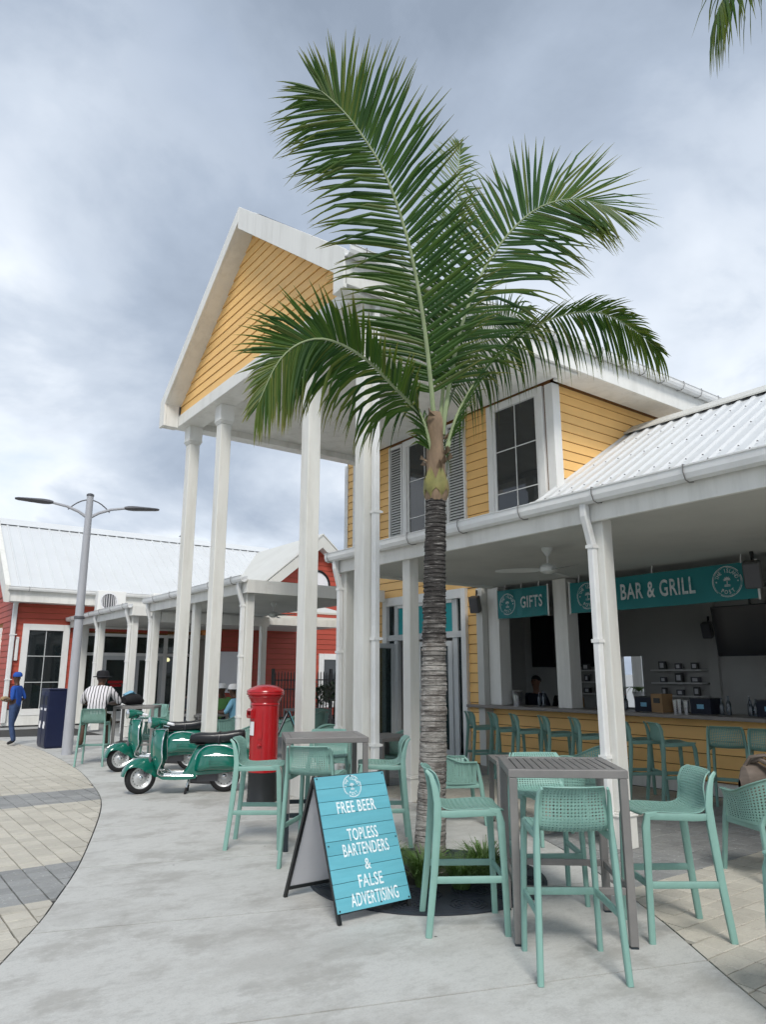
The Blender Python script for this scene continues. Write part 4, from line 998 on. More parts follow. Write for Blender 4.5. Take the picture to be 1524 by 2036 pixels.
def make_frond(parent, pts, side, n=95, Lmax=.78, droop=.25, start=.16, ang=(62, 38), fold=.35, rad=.03, lr=(1,1), dr=None, jitter=1.0, wid=.0155, yellow=0.0, side2=None, b0=.55):
    """pts: rachis points (local); side: vector giving the blade plane. Each leaflet is a folded strip that sags."""
    rng_ = random.Random(hash((round(pts[-1][0],2), n)) & 0xffff)
    P_ = spline(pts, 200); m = MB(); leafcol = []
    S0 = Vector(side).normalized(); S1 = Vector(side2).normalized() if side2 else S0
    dl, dr_ = (droop, droop) if dr is None else dr
    for sgn in (1, -1):
        dd = dl if sgn > 0 else dr_
        lm = lr[0] if sgn > 0 else lr[1]
        for k in range(n):
            t = start + (1-start)*(k+rng_.uniform(-.25,.25)*jitter)/(n-1) ; t = min(max(t, start), .998)
            i = min(int(t*200), 199); p = P_[i]; T = (P_[min(i+2,200)] - P_[max(i-2,0)]).normalized()
            S = S0.lerp(S1, t); S = (S - T*S.dot(T)).normalized(); N = T.cross(S).normalized()
            a = R(ang[0] + (ang[1]-ang[0])*((t-start)/(1-start))**1.3) + rng_.gauss(0,.035)*jitter
            a *= 1 - .62*max(0, (t-start)/(1-start) - .8)/.2
            u = (t-start)/(1-start)
            Ln = Lmax*lm*(b0+(1-b0)*min(1,u/.18)) * (1-.55*max(0,(u-.62)/.38)**1.6) * rng_.uniform(.84,1.08)*(.72 if rng_.random() < .06 else 1)
            d = (T*math.cos(a) + S*sgn*math.sin(a)).normalized()
            d = (d + N*(fold*.35*rng_.uniform(.4,1.4) + rng_.gauss(0,.035))).normalized()
            w = wid*rng_.uniform(.85,1.15)*(.75+.25*math.sin(math.pi*min(1,u+.2)))
            seg = 6; q = p.copy(); rows = []; dirv = d.copy(); kink = rng_.random() < .34; kk = rng_.randint(2,4); ds = rng_.uniform(.6,1.6)
            for j in range(seg+1):
                v = j/seg
                wl = w*(1.0 if 0 < v < .55 else (.55 if v == 0 else max(.04, 1-((v-.55)/.45)**1.1)))
                sd = dirv.cross(N).normalized(); up_ = sd.cross(dirv).normalized()
                rows.append([q + sd*wl + up_*wl*.35, q - up_*wl*.15, q - sd*wl + up_*wl*.35])
                if j < seg:
                    dirv = (dirv + Vector((0,0,-1))*dd*ds*(.18+.9*v*v)*rng_.uniform(.8,1.2) + (Vector((0,0,-1))*(.25+dd) if kink and j == kk else Vector((0,0,0)))).normalized()
                    q = q + dirv*Ln/seg
            o = len(m.v); m.grid(rows, 0, False)
            g = rng_.random()*.6 + (.25 if u > .7 else 0) + yellow
            br = rng_.random() < .08
            for j in range(seg+1):
                for _ in range(3): leafcol.append((min(1,g), (max(0,(j/seg-.72)/.28)*.8 if j > 4 else 0) + (.25 if br else 0) + yellow*.4, 0, 1))
    o = m.build('frond', MT['frond'], parent)
    ca = o.data.color_attributes.new('leaf', 'FLOAT_COLOR', 'POINT')
    ca.data.foreach_set('color', [c for col in leafcol for c in col])
    r = MB(); Q = [P_[i] for i in range(0, 201, 8)]
    r.tube(Q, [.82*rad*(1.0-.86*(i/(len(Q)-1))**.8) for i in range(len(Q))], 7); r.build('rachis', MT['rachis'], o)
    return o
def pxw(x, y, depth):
    """a point seen at photo pixel (x, y) at the given forward distance"""
    f = 1430.0; p = R(12.652); th = R(36.437)
    u = (x-762)/f; v = (1018-y)/f
    F = math.cos(p)-v*math.sin(p); Z = math.sin(p)+v*math.cos(p)
    t = depth/F
    return Vector(((F*math.sin(th)+u*math.cos(th))*t, (F*math.cos(th)-u*math.sin(th))*t, 1.6+Z*t))
PB = Vector((4.12, 4.93, 0))
palm = empty('coconut_palm', PB, 0, 'coconut palm with ringed grey trunk and large green fronds rising from the iron grate', 'palm tree')
# trunk: rings of leaf scars, slight lean and waver
m = MB(); rows = []; nseg = 420; nn = 30
top = pxw(868, 985, 6.40) - PB
for i in range(nseg+1):
    t = i/nseg; z = top.z*t
    c = Vector((top.x*t + .03*math.sin(t*5.2)*(1-t), top.y*t + .02*math.sin(t*4+1)*(1-t), z))
    rad_ = .034*(1-t) + .088 + .020*math.exp(-z*2.5)
    ring = (z*24 + 1.3*mnoise.noise((0,0,z*2.3))) % 1
    rad_ += .007*(1-ring)**2*min(1, .3+t*1.2) - .004*(ring > .88)
    row = []
    for k in range(nn):
        a = 2*math.pi*k/nn; e = .008*mnoise.noise((math.cos(a)*1.5, math.sin(a)*1.5, z*9)) + .006*mnoise.noise((math.cos(a)*4, math.sin(a)*4, z*38))
        row.append((c.x+(rad_+e)*math.cos(a), c.y+(rad_+e)*math.sin(a), c.z))
    rows.append(row)
m.grid(rows, 0, True, True); m.build('trunk', MT['trunk'], palm)
crown = empty('crown', top, 0, parent=palm)
# leaf bases wrapped round the top of the stem
m = MB(); rows = []
for z, r_ in ((-.06,.086),(-.02,.098),(.03,.104),(.10,.102),(.17,.092),(.22,.084),(.34,.086),(.5,.082),(.62,.08),(.72,.074),(.8,.05)):
    row = []
    for k in range(20):
        a = 2*math.pi*k/20; e = .016*mnoise.noise((math.cos(a)*2, math.sin(a)*2, z*5+3))
        row.append(((r_+e)*math.cos(a), (r_+e)*math.sin(a), z))
    rows.append(row)
m.grid(rows, 0, True, True); m.build('stem_fibre', MT['sheath'], crown)
for k in range(6):
    a = k*1.05+.3; m = MB(); rows = []
    for z, r_, w in ((-.05,.09,.10),(.0,.109,.55),(.05,.116,.6),(.10,.112,.45),(.16,.1,.25),(.20,.092,.08)):
        rows.append([((r_+.004)*math.cos(a+w*s), (r_+.004)*math.sin(a+w*s), z + .05*abs(s)) for s in (-1,-.5,0,.5,1)])
    m.grid(rows, 0, True); m.build('leaf_base', MT['sheathg'], crown)
for k in range(9):
    m = MB(); a = random.uniform(0,6.28); z = random.uniform(.2,.75); d = Vector((math.cos(a),math.sin(a),.2)); c = Vector((.09*math.cos(a),.09*math.sin(a),z)); s = d.cross(V(0,0,1))*.03
    m.add([c-s, c+s, c+d*.05+V(0,0,.06)+s*.6, c+d*.07+V(0,0,.01)], [(0,1,2,3)]); m.build('torn_fibre', MT['sheath'], crown)
CB = PB + top
def FR(px, **k):
    return make_frond(crown, [pxw(x, y, d) - CB for x, y, d in px], **k)
rt3 = Vector((.8045,-.594,0)); fw3 = Vector((.594,.8045,0)); up3 = Vector((0,0,1))
# tall frond leaning left towards the viewer
FR([(866,870,6.40),(857,760,6.36),(840,620,6.25),(812,480,6.1),(768,350,5.95),(718,266,5.87),(678,216,5.83),(640,182,5.8)], side=(rt3*1.0+up3*.25-fw3*.25), n=104, wid=.0185, Lmax=.93, droop=.12, dr=(.015,.16), start=.12, ang=(64,42), fold=.3, rad=.034, lr=(1.0,1.0))
# tall frond arching right
FR([(880,865,6.42),(895,760,6.5),(918,650,6.6),(958,545,6.7),(1015,462,6.75),(1075,412,6.75),(1145,396,6.72),(1220,415,6.68)], side=(rt3*.75-up3*.55-fw3*.2), n=100, wid=.0180, Lmax=1.02, dr=(.24,.03), start=.14, ang=(64,40), fold=.25, rad=.032, lr=(1.0,1.15))
# upright frond behind, seen along its edge
FR([(874,860,6.44),(884,740,6.6),(893,600,6.9),(905,460,7.3),(912,345,7.7),(915,290,7.95)], side=(rt3*.85+fw3*.35), n=66, Lmax=.8, droop=.1, start=.15, ang=(50,22), fold=.35, rad=.028, yellow=.1)
# low frond arching left and hanging
FR([(858,905,6.38),(838,830,6.28),(790,775,6.15),(725,712,6.0),(655,676,5.88),(598,682,5.8),(552,722,5.75),(515,800,5.72)], side=(-fw3*.75+up3*.55-rt3*.45), side2=(-fw3*.45+up3*.75-rt3*.75), n=104, Lmax=.84, dr=(.09,.95), start=.03, ang=(64,34), fold=.12, rad=.03, lr=(.66,1.0), b0=.8, wid=.016)
# low frond arching right
FR([(890,890,6.42),(915,815,6.5),(965,735,6.6),(1035,668,6.72),(1115,628,6.85),(1190,622,6.95),(1250,648,7.0),(1310,695,7.05)], side=(-fw3*.75+up3*.45+rt3*.35), n=100, Lmax=.8, dr=(.12,.9), start=.03, ang=(60,32), fold=.12, rad=.03, lr=(.48,1.0), b0=.8, wid=.0145)
# small ones filling the heart: one to the back left, one hanging front right
FR([(872,870,6.5),(905,770,6.9),(950,690,7.3),(1000,640,7.7),(1050,620,8.0)], side=(rt3*.4-up3*.6+fw3*.5), n=60, Lmax=.6, droop=.3, start=.2, ang=(60,30), rad=.022)

# a second palm just outside the picture on the right; its hanging fronds reach into the sky corner
PB2 = Vector((4.9, .2, 0))
palm2 = empty('coconut_palm', PB2, 0, 'coconut palm mostly out of view, its hanging leaf tips at the upper right sky corner', 'palm tree')
m = MB(); rows = []
for i in range(61):
    z = 5.6*i/60; rad_ = .17-.011*z + .03*math.exp(-z*4) + .006*((z*14) % 1)
    rows.append([(rad_*math.cos(2*math.pi*k/18), rad_*math.sin(2*math.pi*k/18), z) for k in range(18)])
m.grid(rows, 0, True, True); m.build('trunk', MT['trunk'], palm2)
crown2 = empty('crown', (0,0,5.6), 0, parent=palm2)
CB2 = PB2 + Vector((0,0,5.6))
def FR2(pts, **k): return make_frond(crown2, [Vector(p) - CB2 for p in pts], **k)
e1, e2 = pxw(1520, -150, 4.6), pxw(1428, 20, 4.4)
FR2([CB2, CB2+V(-.1,.25,.55), (CB2+V(-.1,.25,.55)).lerp(e1,.55)+V(0,0,.35), e1, e2], side=(fw3*.8+rt3*.2+up3*.5), n=80, Lmax=1.15, droop=.8, start=.15, ang=(55,40), rad=.026, wid=.02)
for k in range(7):
    a = R(20+47*k); d = V(math.cos(a), math.sin(a), 0)
    if d.dot(Vector((-.42,.91,0))) > -.1: continue
    FR2([CB2, CB2+d*.4+V(0,0,.7), CB2+d*1.2+V(0,0,1.15), CB2+d*2.1+V(0,0,.9), CB2+d*2.8+V(0,0,.2)], side=d.cross(up3), n=60, Lmax=.7, droop=.4, start=.15, rad=.026)

# ---------------------------------------------------------------- tree grate and grasses
gr = empty('tree_grate', (PB.x-.10, PB.y-.08, 0), 0, 'round black cast iron tree grate with swirl pattern around the palm', 'tree grate')
m = MB(); m.lathe([(.26,.0),(.26,.014),(.93,.014),(.95,.010),(.95,0)], (0,0,.002), 56, smooth=False); m.build('plate', MT['iron'], gr)
for (x, y) in [(.52*math.cos(R(a)), .52*math.sin(R(a))) for a in range(0,360,45)] + [(.78*math.cos(R(a)), .78*math.sin(R(a))) for a in range(12,372,30)]:
    m = MB(); R0 = .15 if math.hypot(x,y) < .6 else .13; k = R0
    while k > .02:
        m.tube([(x+k*math.cos(R(a)), y+k*math.sin(R(a)), .018) for a in range(0,361,20)], .008, 4, caps=False); k -= .034
    m.build('swirl', MT['iron'], gr)
m = MB(); m.lathe([(.0,.024),(.30,.020),(.30,.0)], (0,0,.0), 24); m.build('soil', MT['soil'], gr)
def tuft(x, y, n, h, w, label):
    t = empty('grass_clump', (x, y, .02), 0, label, 'grass', 'grass clumps at the palm foot')
    m = MB()
    for k in range(n):
        a = random.uniform(0,6.28); d = V(math.cos(a), math.sin(a), 0); L = h*random.uniform(.6,1.15); sp_ = w*random.uniform(.15,1); b = d*random.uniform(0,.07)
        s = d.cross(up3)*random.uniform(.004,.008); rows = []
        for j in range(6):
            v = j/5; c = b + d*sp_*v**1.6 + up3*L*(v - .42*v**3*random.uniform(.8,1.3)); ww = (1-v)**.6
            rows.append([c-s*ww, c+s*ww])
        m.grid(rows, 0, False)
    m.build('blades', MT['grass'], t)
    m = MB(); m.lathe([(.06,0),(.045,.05),(.02,.07)], (0,0,-.01), 8); m.build('root_crown', MT['soil'], t)
tuft(3.80, 4.62, 380, .38, .33, 'grass clump in front of the palm, behind the blue sign')
tuft(4.28, 4.46, 420, .40, .30, 'tallest grass clump at right of the palm trunk, beside the near stool')
tuft(3.76, 5.02, 300, .38, .24, 'grass clump at left of the palm trunk')
tuft(4.00, 4.42, 300, .32, .34, 'low grass clump between its two taller neighbours')
# ================================================================ FURNITURE
def lattice(mb, surf, nu, nv, border=1, hole=.78, th=.006, mi=0, skip=None):
    """perforated shell: surf(u,v) in 0..1; diamond holes in every inner cell, thickness th"""
    cache = {}
    def pn(u, v):
        key = (round(u,5), round(v,5))
        if key in cache: return cache[key]
        p = Vector(surf(u, v)); e = .004
        du = Vector(surf(min(1,u+e), v)) - Vector(surf(max(0,u-e), v)); dv = Vector(surf(u, min(1,v+e))) - Vector(surf(u, max(0,v-e)))
        n = du.cross(dv); n = n.normalized() if n.length > 1e-9 else Vector((0,0,1))
        cache[key] = (p, n); return cache[key]
    vs = []; fs = []
    def put(u, v):
        p, n = pn(u, v); vs.append(p + n*th/2); vs.append(p - n*th/2); return len(vs)-2
    corner = {}
    def cn(i, j):
        if (i,j) not in corner: corner[(i,j)] = put(i/nu, j/nv)
        return corner[(i,j)]
    for i in range(nu):
        for j in range(nv):
            c = [cn(i,j), cn(i+1,j), cn(i+1,j+1), cn(i,j+1)]
            if i < border or i >= nu-border or j < border or j >= nv-border:
                fs.append((c[0],c[1],c[2],c[3])); fs.append((c[3]+1,c[2]+1,c[1]+1,c[0]+1))
                continue
            cu, cv = (i+.5)/nu, (j+.5)/nv; h = hole/2
            d = [put(cu, cv-h/nv), put(cu+h/nu, cv), put(cu, cv+h/nv), put(cu-h/nu, cv)]
            for k in range(4):
                k2 = (k+1) % 4; kp = (k-1) % 4
                fs.append((c[k], c[k2], d[k])); fs.append((c[k]+1, d[k]+1, c[k2]+1))
                fs.append((c[k], d[k], d[kp])); fs.append((c[k]+1, d[kp]+1, d[k]+1))
                fs.append((d[k], d[k2], d[k2]+1, d[k]+1))
    # outer rim
    def rim(seq):
        for a, b in zip(seq, seq[1:]): fs.append((a, a+1, b+1, b))
    rim([cn(i,0) for i in range(nu+1)]); rim([cn(nu,j) for j in range(nv+1)]); rim([cn(nu-i,nv) for i in range(nu+1)]); rim([cn(0,nv-j) for j in range(nv+1)])
    mb.add(vs, fs, mi, False)
def prof_eval(pts, t):
    n = len(pts)-1; u = t*n; i = min(int(u), n-1); f_ = u-i
    p0 = pts[max(0,i-1)]; p1 = pts[i]; p2 = pts[i+1]; p3 = pts[min(n,i+2)]
    return tuple(.5*((2*p1[k])+(-p0[k]+p2[k])*f_+(2*p0[k]-5*p1[k]+4*p2[k]-p3[k])*f_*f_+(-p0[k]+3*p1[k]-3*p2[k]+p3[k])*f_**3) for k in range(len(p1)))
# bar stool: x is forward. profile of the shell: (x, z, half width)
SP = [(.225,.728,.19),(.215,.742,.205),(.12,.748,.21),(.0,.742,.21),(-.10,.738,.208),(-.165,.752,.204),(-.20,.795,.2),(-.215,.85,.197),(-.228,.91,.193),(-.25,.96,.186),(-.285,.985,.17)]
def stool_surf(u, v):
    x, z, w = prof_eval(SP, v); s = (u-.5)*2
    k = max(0, (v-.55)/.45)
    return (x + .035*s*s*min(1, k*2.2), s*w, z - .012*(1-s*s)*(1-min(1,k*2)) )
def make_stool_meshes():
    d = {}
    m = MB(); lattice(m, stool_surf, 20, 34, 1, .74, .007); d['seat_shell'] = m.mesh('seat_shell', MT['mint'])
    for s, nm in ((1,'L'),(-1,'R')):
        m = MB(); m.tube([(-.275,s*.235,0),(-.235,s*.222,.35),(-.208,s*.212,.66),(-.205,s*.207,.78),(-.222,s*.203,.88),(-.245,s*.196,.95),(-.275,s*.183,.98)], [(.017,.021),(.018,.023),(.018,.026),(.013,.024),(.011,.02),(.009,.015),(.007,.01)], 8, up=(0,1,0), power=4); d['rear_leg'+nm] = m.mesh('leg', MT['mint'])
        m = MB(); m.tube([(.225,s*.225,0),(.215,s*.215,.4),(.205,s*.205,.66),(.19,s*.2,.725),(.13,s*.2,.738)], [(.016,.02),(.017,.021),(.018,.025),(.017,.022),(.014,.014)], 8, up=(0,1,0), power=4); d['front_leg'+nm] = m.mesh('leg', MT['mint'])
        m = MB(); m.tube([(-.24,s*.222,.325),(.215,s*.215,.325)], [(.021,.010)]*2, 8, up=(0,0,1), power=4); d['foot_rail'+nm] = m.mesh('foot_rail', MT['mint'])
        m = MB(); m.tube([(-.205,s*.206,.715),(-.1,s*.206,.712),(.05,s*.206,.718),(.19,s*.203,.722)], [(.022,.010)]*4, 8, up=(0,0,1), power=4); d['seat_rail'+nm] = m.mesh('seat_rail', MT['mint'])
    m = MB(); m.tube([(.217,-.215,.326),(.217,.215,.326)], [(.021,.010)]*2, 8, up=(0,0,1), power=4); d['front_rail'] = m.mesh('foot_rail', MT['mint'])
    return d
STM = make_stool_meshes()
def stool(x, y, deg, label, group='mint bar stools'):
    e_ = empty('bar_stool', (x, y, 0), R(deg), label, 'bar stool', group)
    for k, me in STM.items():
        o = bpy.data.objects.new(me.name.split('.')[0], me); COL.objects.link(o); o.parent = e_
    return e_
stool(3.52, 3.84, -34.4, 'mint bar stool in side view left of the slatted bar table, before the grasses')
stool(3.53, 2.99, 53.5, 'nearest mint bar stool, seen from behind in front of the slatted bar table')
stool(4.50, 2.97, 145, 'mint bar stool facing left at the right side of the slatted bar table')
stool(4.40, 3.92, 236, 'mint bar stool tucked behind the slatted bar table, facing the viewer')
stool(3.455, 6.69, -36.5, 'mint bar stool in side view between the red pillar box and the plain bar table')
stool(3.55, 5.80, 41, 'mint bar stool seen from behind, just left of the blue sign')
stool(4.45, 6.06, 146, 'mint bar stool facing left, between the palm trunk and the plain bar table')
stool(4.42, 7.0, 236, 'mint bar stool behind the plain bar table, facing the viewer')
stool(3.872, 1.685, 145, 'mint bar stool cut off by the right picture edge, only one leg showing')
BS = [(9.09, -28, 'first mint stool at the bar, next to the entrance door'), (8.54, -32, 'second mint stool along the bar, counting from the entrance'), (8.07, -36, 'third mint stool along the bar, counting from the entrance'),
      (7.47, -34, 'fourth mint stool along the bar, counting from the entrance'), (6.89, -38, 'fifth mint stool at the bar, partly behind the porch post on its left side'), (6.08, -36, 'mint stool at the bar just right of the porch post'),
      (5.62, -33, 'second mint stool at the bar right of the porch post'), (4.85, 22, 'mint stool at the bar turned to show its back, left of the last one'), (4.36, 24, 'last mint stool at the bar, at the right picture edge')]
for y, a, lb in BS: stool(8.80, y, a, lb, 'stools along the bar')

# armchair: shell wraps round as arms and back
def arm_surf(u, v):
    # u runs from the left arm front round the back to the right arm front; v from seat to rim
    a = R(-118 + 236*u)          # 0 = straight back
    back = max(0, math.cos(a))
    top = .655 + .155*max(0, math.cos(a*.93))**1.6
    rx, ry = .245, .255
    n = 3.2
    ca, sa = math.cos(a), math.sin(a); rr = (abs(ca)**n + abs(sa)**n)**(-1/n)
    bx, by = -rx*rr*ca, ry*rr*sa
    if ca < 0: bx = rx*min(1.0, abs(ca)*1.9)*.9
    fl = 1 + .13*v + .06*v**4
    return (bx*(1+.16*v*back) - .015, by*fl, .425 + (top-.425)*v)
def seat_surf(u, v):
    s = (u-.5)*2; x = .26-.48*v
    return (x, s*(.235-.015*v), .44 - .018*(1-s*s) - .012*math.sin(v*3.1) - .02*max(0,(.12-v)/.12)**2)
def make_arm_meshes():
    d = {}
    m = MB(); lattice(m, arm_surf, 46, 14, 1, .72, .007); d['backrest'] = m.mesh('backrest', MT['mint'])
    m = MB(); lattice(m, seat_surf, 20, 20, 1, .72, .008); d['seat'] = m.mesh('seat', MT['mint'])
    m = MB(); pts = [Vector(arm_surf(k/40, 1)) for k in range(41)]; m.tube([p + Vector((0,0,.002)) for p in pts], [(.008,.022)]*41, 8, up=(0,0,1)); d['arm_rim'] = m.mesh('arm_rim', MT['mint'])
    for s, nm in ((1,'L'),(-1,'R')):
        m = MB(); m.tube([(.28,s*.265,0),(.255,s*.25,.25),(.235,s*.24,.42),(.2,s*.24,.62),(.17,s*.255,.652)], [(.017,.019),(.018,.022),(.02,.024),(.012,.016),(.008,.01)], 8, up=(0,1,0), power=4); d['front_leg'+nm] = m.mesh('leg', MT['mint'])
        m = MB(); m.tube([(-.30,s*.25,0),(-.245,s*.235,.25),(-.215,s*.225,.43),(-.225,s*.2,.5)], [(.017,.019),(.018,.022),(.018,.02),(.01,.01)], 8, up=(0,1,0), power=4); d['rear_leg'+nm] = m.mesh('leg', MT['mint'])
        m = MB(); m.tube([(.23,s*.238,.405),(-.21,s*.226,.405)], [(.024,.010)]*2, 8, up=(0,0,1), power=4); d['side_rail'+nm] = m.mesh('seat_rail', MT['mint'])
    m = MB(); m.tube([(.235,-.235,.405),(.235,.235,.405)], [(.022,.010)]*2, 8, up=(0,0,1), power=4); d['fr'] = m.mesh('seat_rail', MT['mint'])
    return d
AM = make_arm_meshes()
def armchair(x, y, deg, label, group='mint armchairs'):
    e_ = empty('armchair', (x, y, 0), R(deg), label, 'armchair', group)
    for k, me in AM.items():
        o = bpy.data.objects.new(me.name.split('.')[0], me); COL.objects.link(o); o.parent = e_
    return e_
armchair(5.72, 6.38, -30, 'mint armchair in side view right of the palm trunk')
armchair(5.92, 5.12, 60, 'mint armchair showing above the far edge of the slatted bar table')
armchair(6.95, 5.55, 150, 'mint armchair beyond the slatted table, half hidden by the porch post')
armchair(6.32, 3.2, 62, 'mint armchair with a bag hung over it at the right picture edge')
armchair(5.82, 8.65, 15, 'mint armchair at the low dining table, just right of the portico column')
armchair(6.85, 8.75, 190, 'mint armchair behind the low dining table, facing the viewer')
armchair(6.35, 9.75, -90, 'mint armchair at the far end of the low dining table')
armchair(5.62, 11.5, 118, 'mint armchair seen from behind beyond the scooters, beside the pillar box')
armchair(6.82, 14.62, 130, 'mint armchair under the shop porch with the person in light blue')
armchair(6.45, 16.6, 250, 'mint armchair under the shop porch with the person in dark clothes')
armchair(7.3, 13.3, 150, 'mint armchair under the shop porch left of the pillar box')
armchair(7.05, 15.72, 215, 'mint armchair under the shop porch with the person in green')
armchair(5.3, 14.6, 200, 'mint armchair behind the striped-shirt man, near the scooter')
armchair(8.3, 13.9, 120, 'mint armchair seen between the portico columns, left of the chalkboard sign')
armchair(9.1, 15.0, 80, 'mint armchair by the far dining table, seen from behind')

def bar_table(x, y, deg, w, h, label, dark_lower=False, rails=True, cat='table', group=None, slats=12, nm='bar_table'):
    t = empty(nm, (x, y, 0), R(deg), label, cat, group); a = w/2; lw = .05
    for sx in (-1, 1):
        for sy in (-1, 1):
            cx, cy = sx*(a-lw/2-.004), sy*(a-lw/2-.004); m = MB(); z0 = .33 if dark_lower else .012
            m.box(cx-lw/2, cx+lw/2, cy-lw/2, cy+lw/2, z0, h-.052); l = m.build('leg', MT['metal'], t, bevel=.004)
            m = MB(); m.box(cx-lw/2+.002, cx+lw/2-.002, cy-lw/2+.002, cy+lw/2-.002, 0, z0-.001); m.build('leg_bottom', MT['darkleg'], l)
    for s in (-1, 1):
        m = MB(); m.box(-a, a, s*(a-.03)-.03, s*(a-.03)+.03, h-.05, h); m.build('top_rail', MT['metal'], t, bevel=.004)
        m = MB(); m.box(s*(a-.03)-.03, s*(a-.03)+.03, -a+.0605, a-.0605, h-.0495, h-.0005); m.build('top_rail', MT['metal'], t, bevel=.004)
        if rails:
            rm = MT['darkleg'] if dark_lower else MT['metal']
            m = MB(); m.box(-a+.055, a-.055, s*(a-.03)-.012, s*(a-.03)+.012, .29, .33); m.build('foot_rail', rm, t, bevel=.003)
            m = MB(); m.box(s*(a-.03)-.012, s*(a-.03)+.012, -a+.055, a-.055, .2905, .3305); m.build('foot_rail', rm, t, bevel=.003)
    n = slats; iw = w-.124; gap = .008 if slats > 2 else .002; sw = (iw-gap*(n+1))/n
    for k in range(n):
        x0 = -iw/2 + gap + k*(sw+gap); m = MB(); m.box(x0, x0+sw, -a+.0615, a-.0615, h-.03, h-.002); m.build('slat', MT['metal'], t, bevel=.003)
    return t
bar_table(4.0, 3.42, -40.5, .74, 1.01, 'taupe metal bar table with slatted top in the right foreground')
bar_table(4.02, 6.46, -26, .80, 1.0, 'taupe metal bar table with plain top and dark lower legs, behind the blue sign', dark_lower=True, slats=1)  # foot rails and the legs below them get a darker colour
bar_table(6.14, 5.78, -36, .62, .70, 'low taupe dining table hidden behind the slatted bar table', rails=False, nm='dining_table')
bar_table(6.38, 8.6, 4, .72, .74, 'low taupe dining table between the portico column and porch post', rails=False, nm='dining_table', slats=1)
bar_table(4.72, 14.35, -30, .75, 1.0, 'taupe bar table at which the striped-shirt man sits', nm='bar_table')
bar_table(6.55, 15.45, 10, .75, .74, 'low taupe dining table under the shop porch beside the seated people', rails=False, nm='dining_table')
bar_table(9.6, 16.2, 0, .9, .74, 'low taupe dining table in front of the shrubs and fence', rails=False, nm='dining_table', slats=1)
stool(3.86, 14.02, 62, 'mint bar stool under the man in the striped shirt', 'stools at the far bar table')
stool(5.2, 14.9, 215, 'mint bar stool across the far bar table from the striped-shirt man', 'stools at the far bar table')

# bag over the right armchair
bg = empty('handbag', (6.33, 3.30, .44), R(62), 'grey-brown bag slung over the right armchair', 'bag')
m = MB(); rows = []
for t_, w, h in ((-.17,.02,.05),(-.12,.075,.14),(0,.095,.2),(.12,.075,.17),(.17,.02,.06)):
    rows.append([(-.05 + w*math.cos(a), t_, .24 + h*math.sin(a)) for a in [2*math.pi*k/12 for k in range(12)]])
m.grid(rows, 0, True, True); m.build('bag_body', MT['bag'], bg)
m = MB(); m.tube([(-.04,.1,.4),(-.1,.08,.48),(-.17,.0,.5),(-.19,-.06,.46),(-.14,-.1,.38)], .017, 7); m.build('strap', MT['bag'], bg)
m = MB(); m.tube([(-.02,.05,.42),(-.13,.02,.47),(-.24,-.08,.38),(-.27,-.14,.28)], [.02,.024,.022,.012], 7); m.build('strap', MT['bag'], bg)

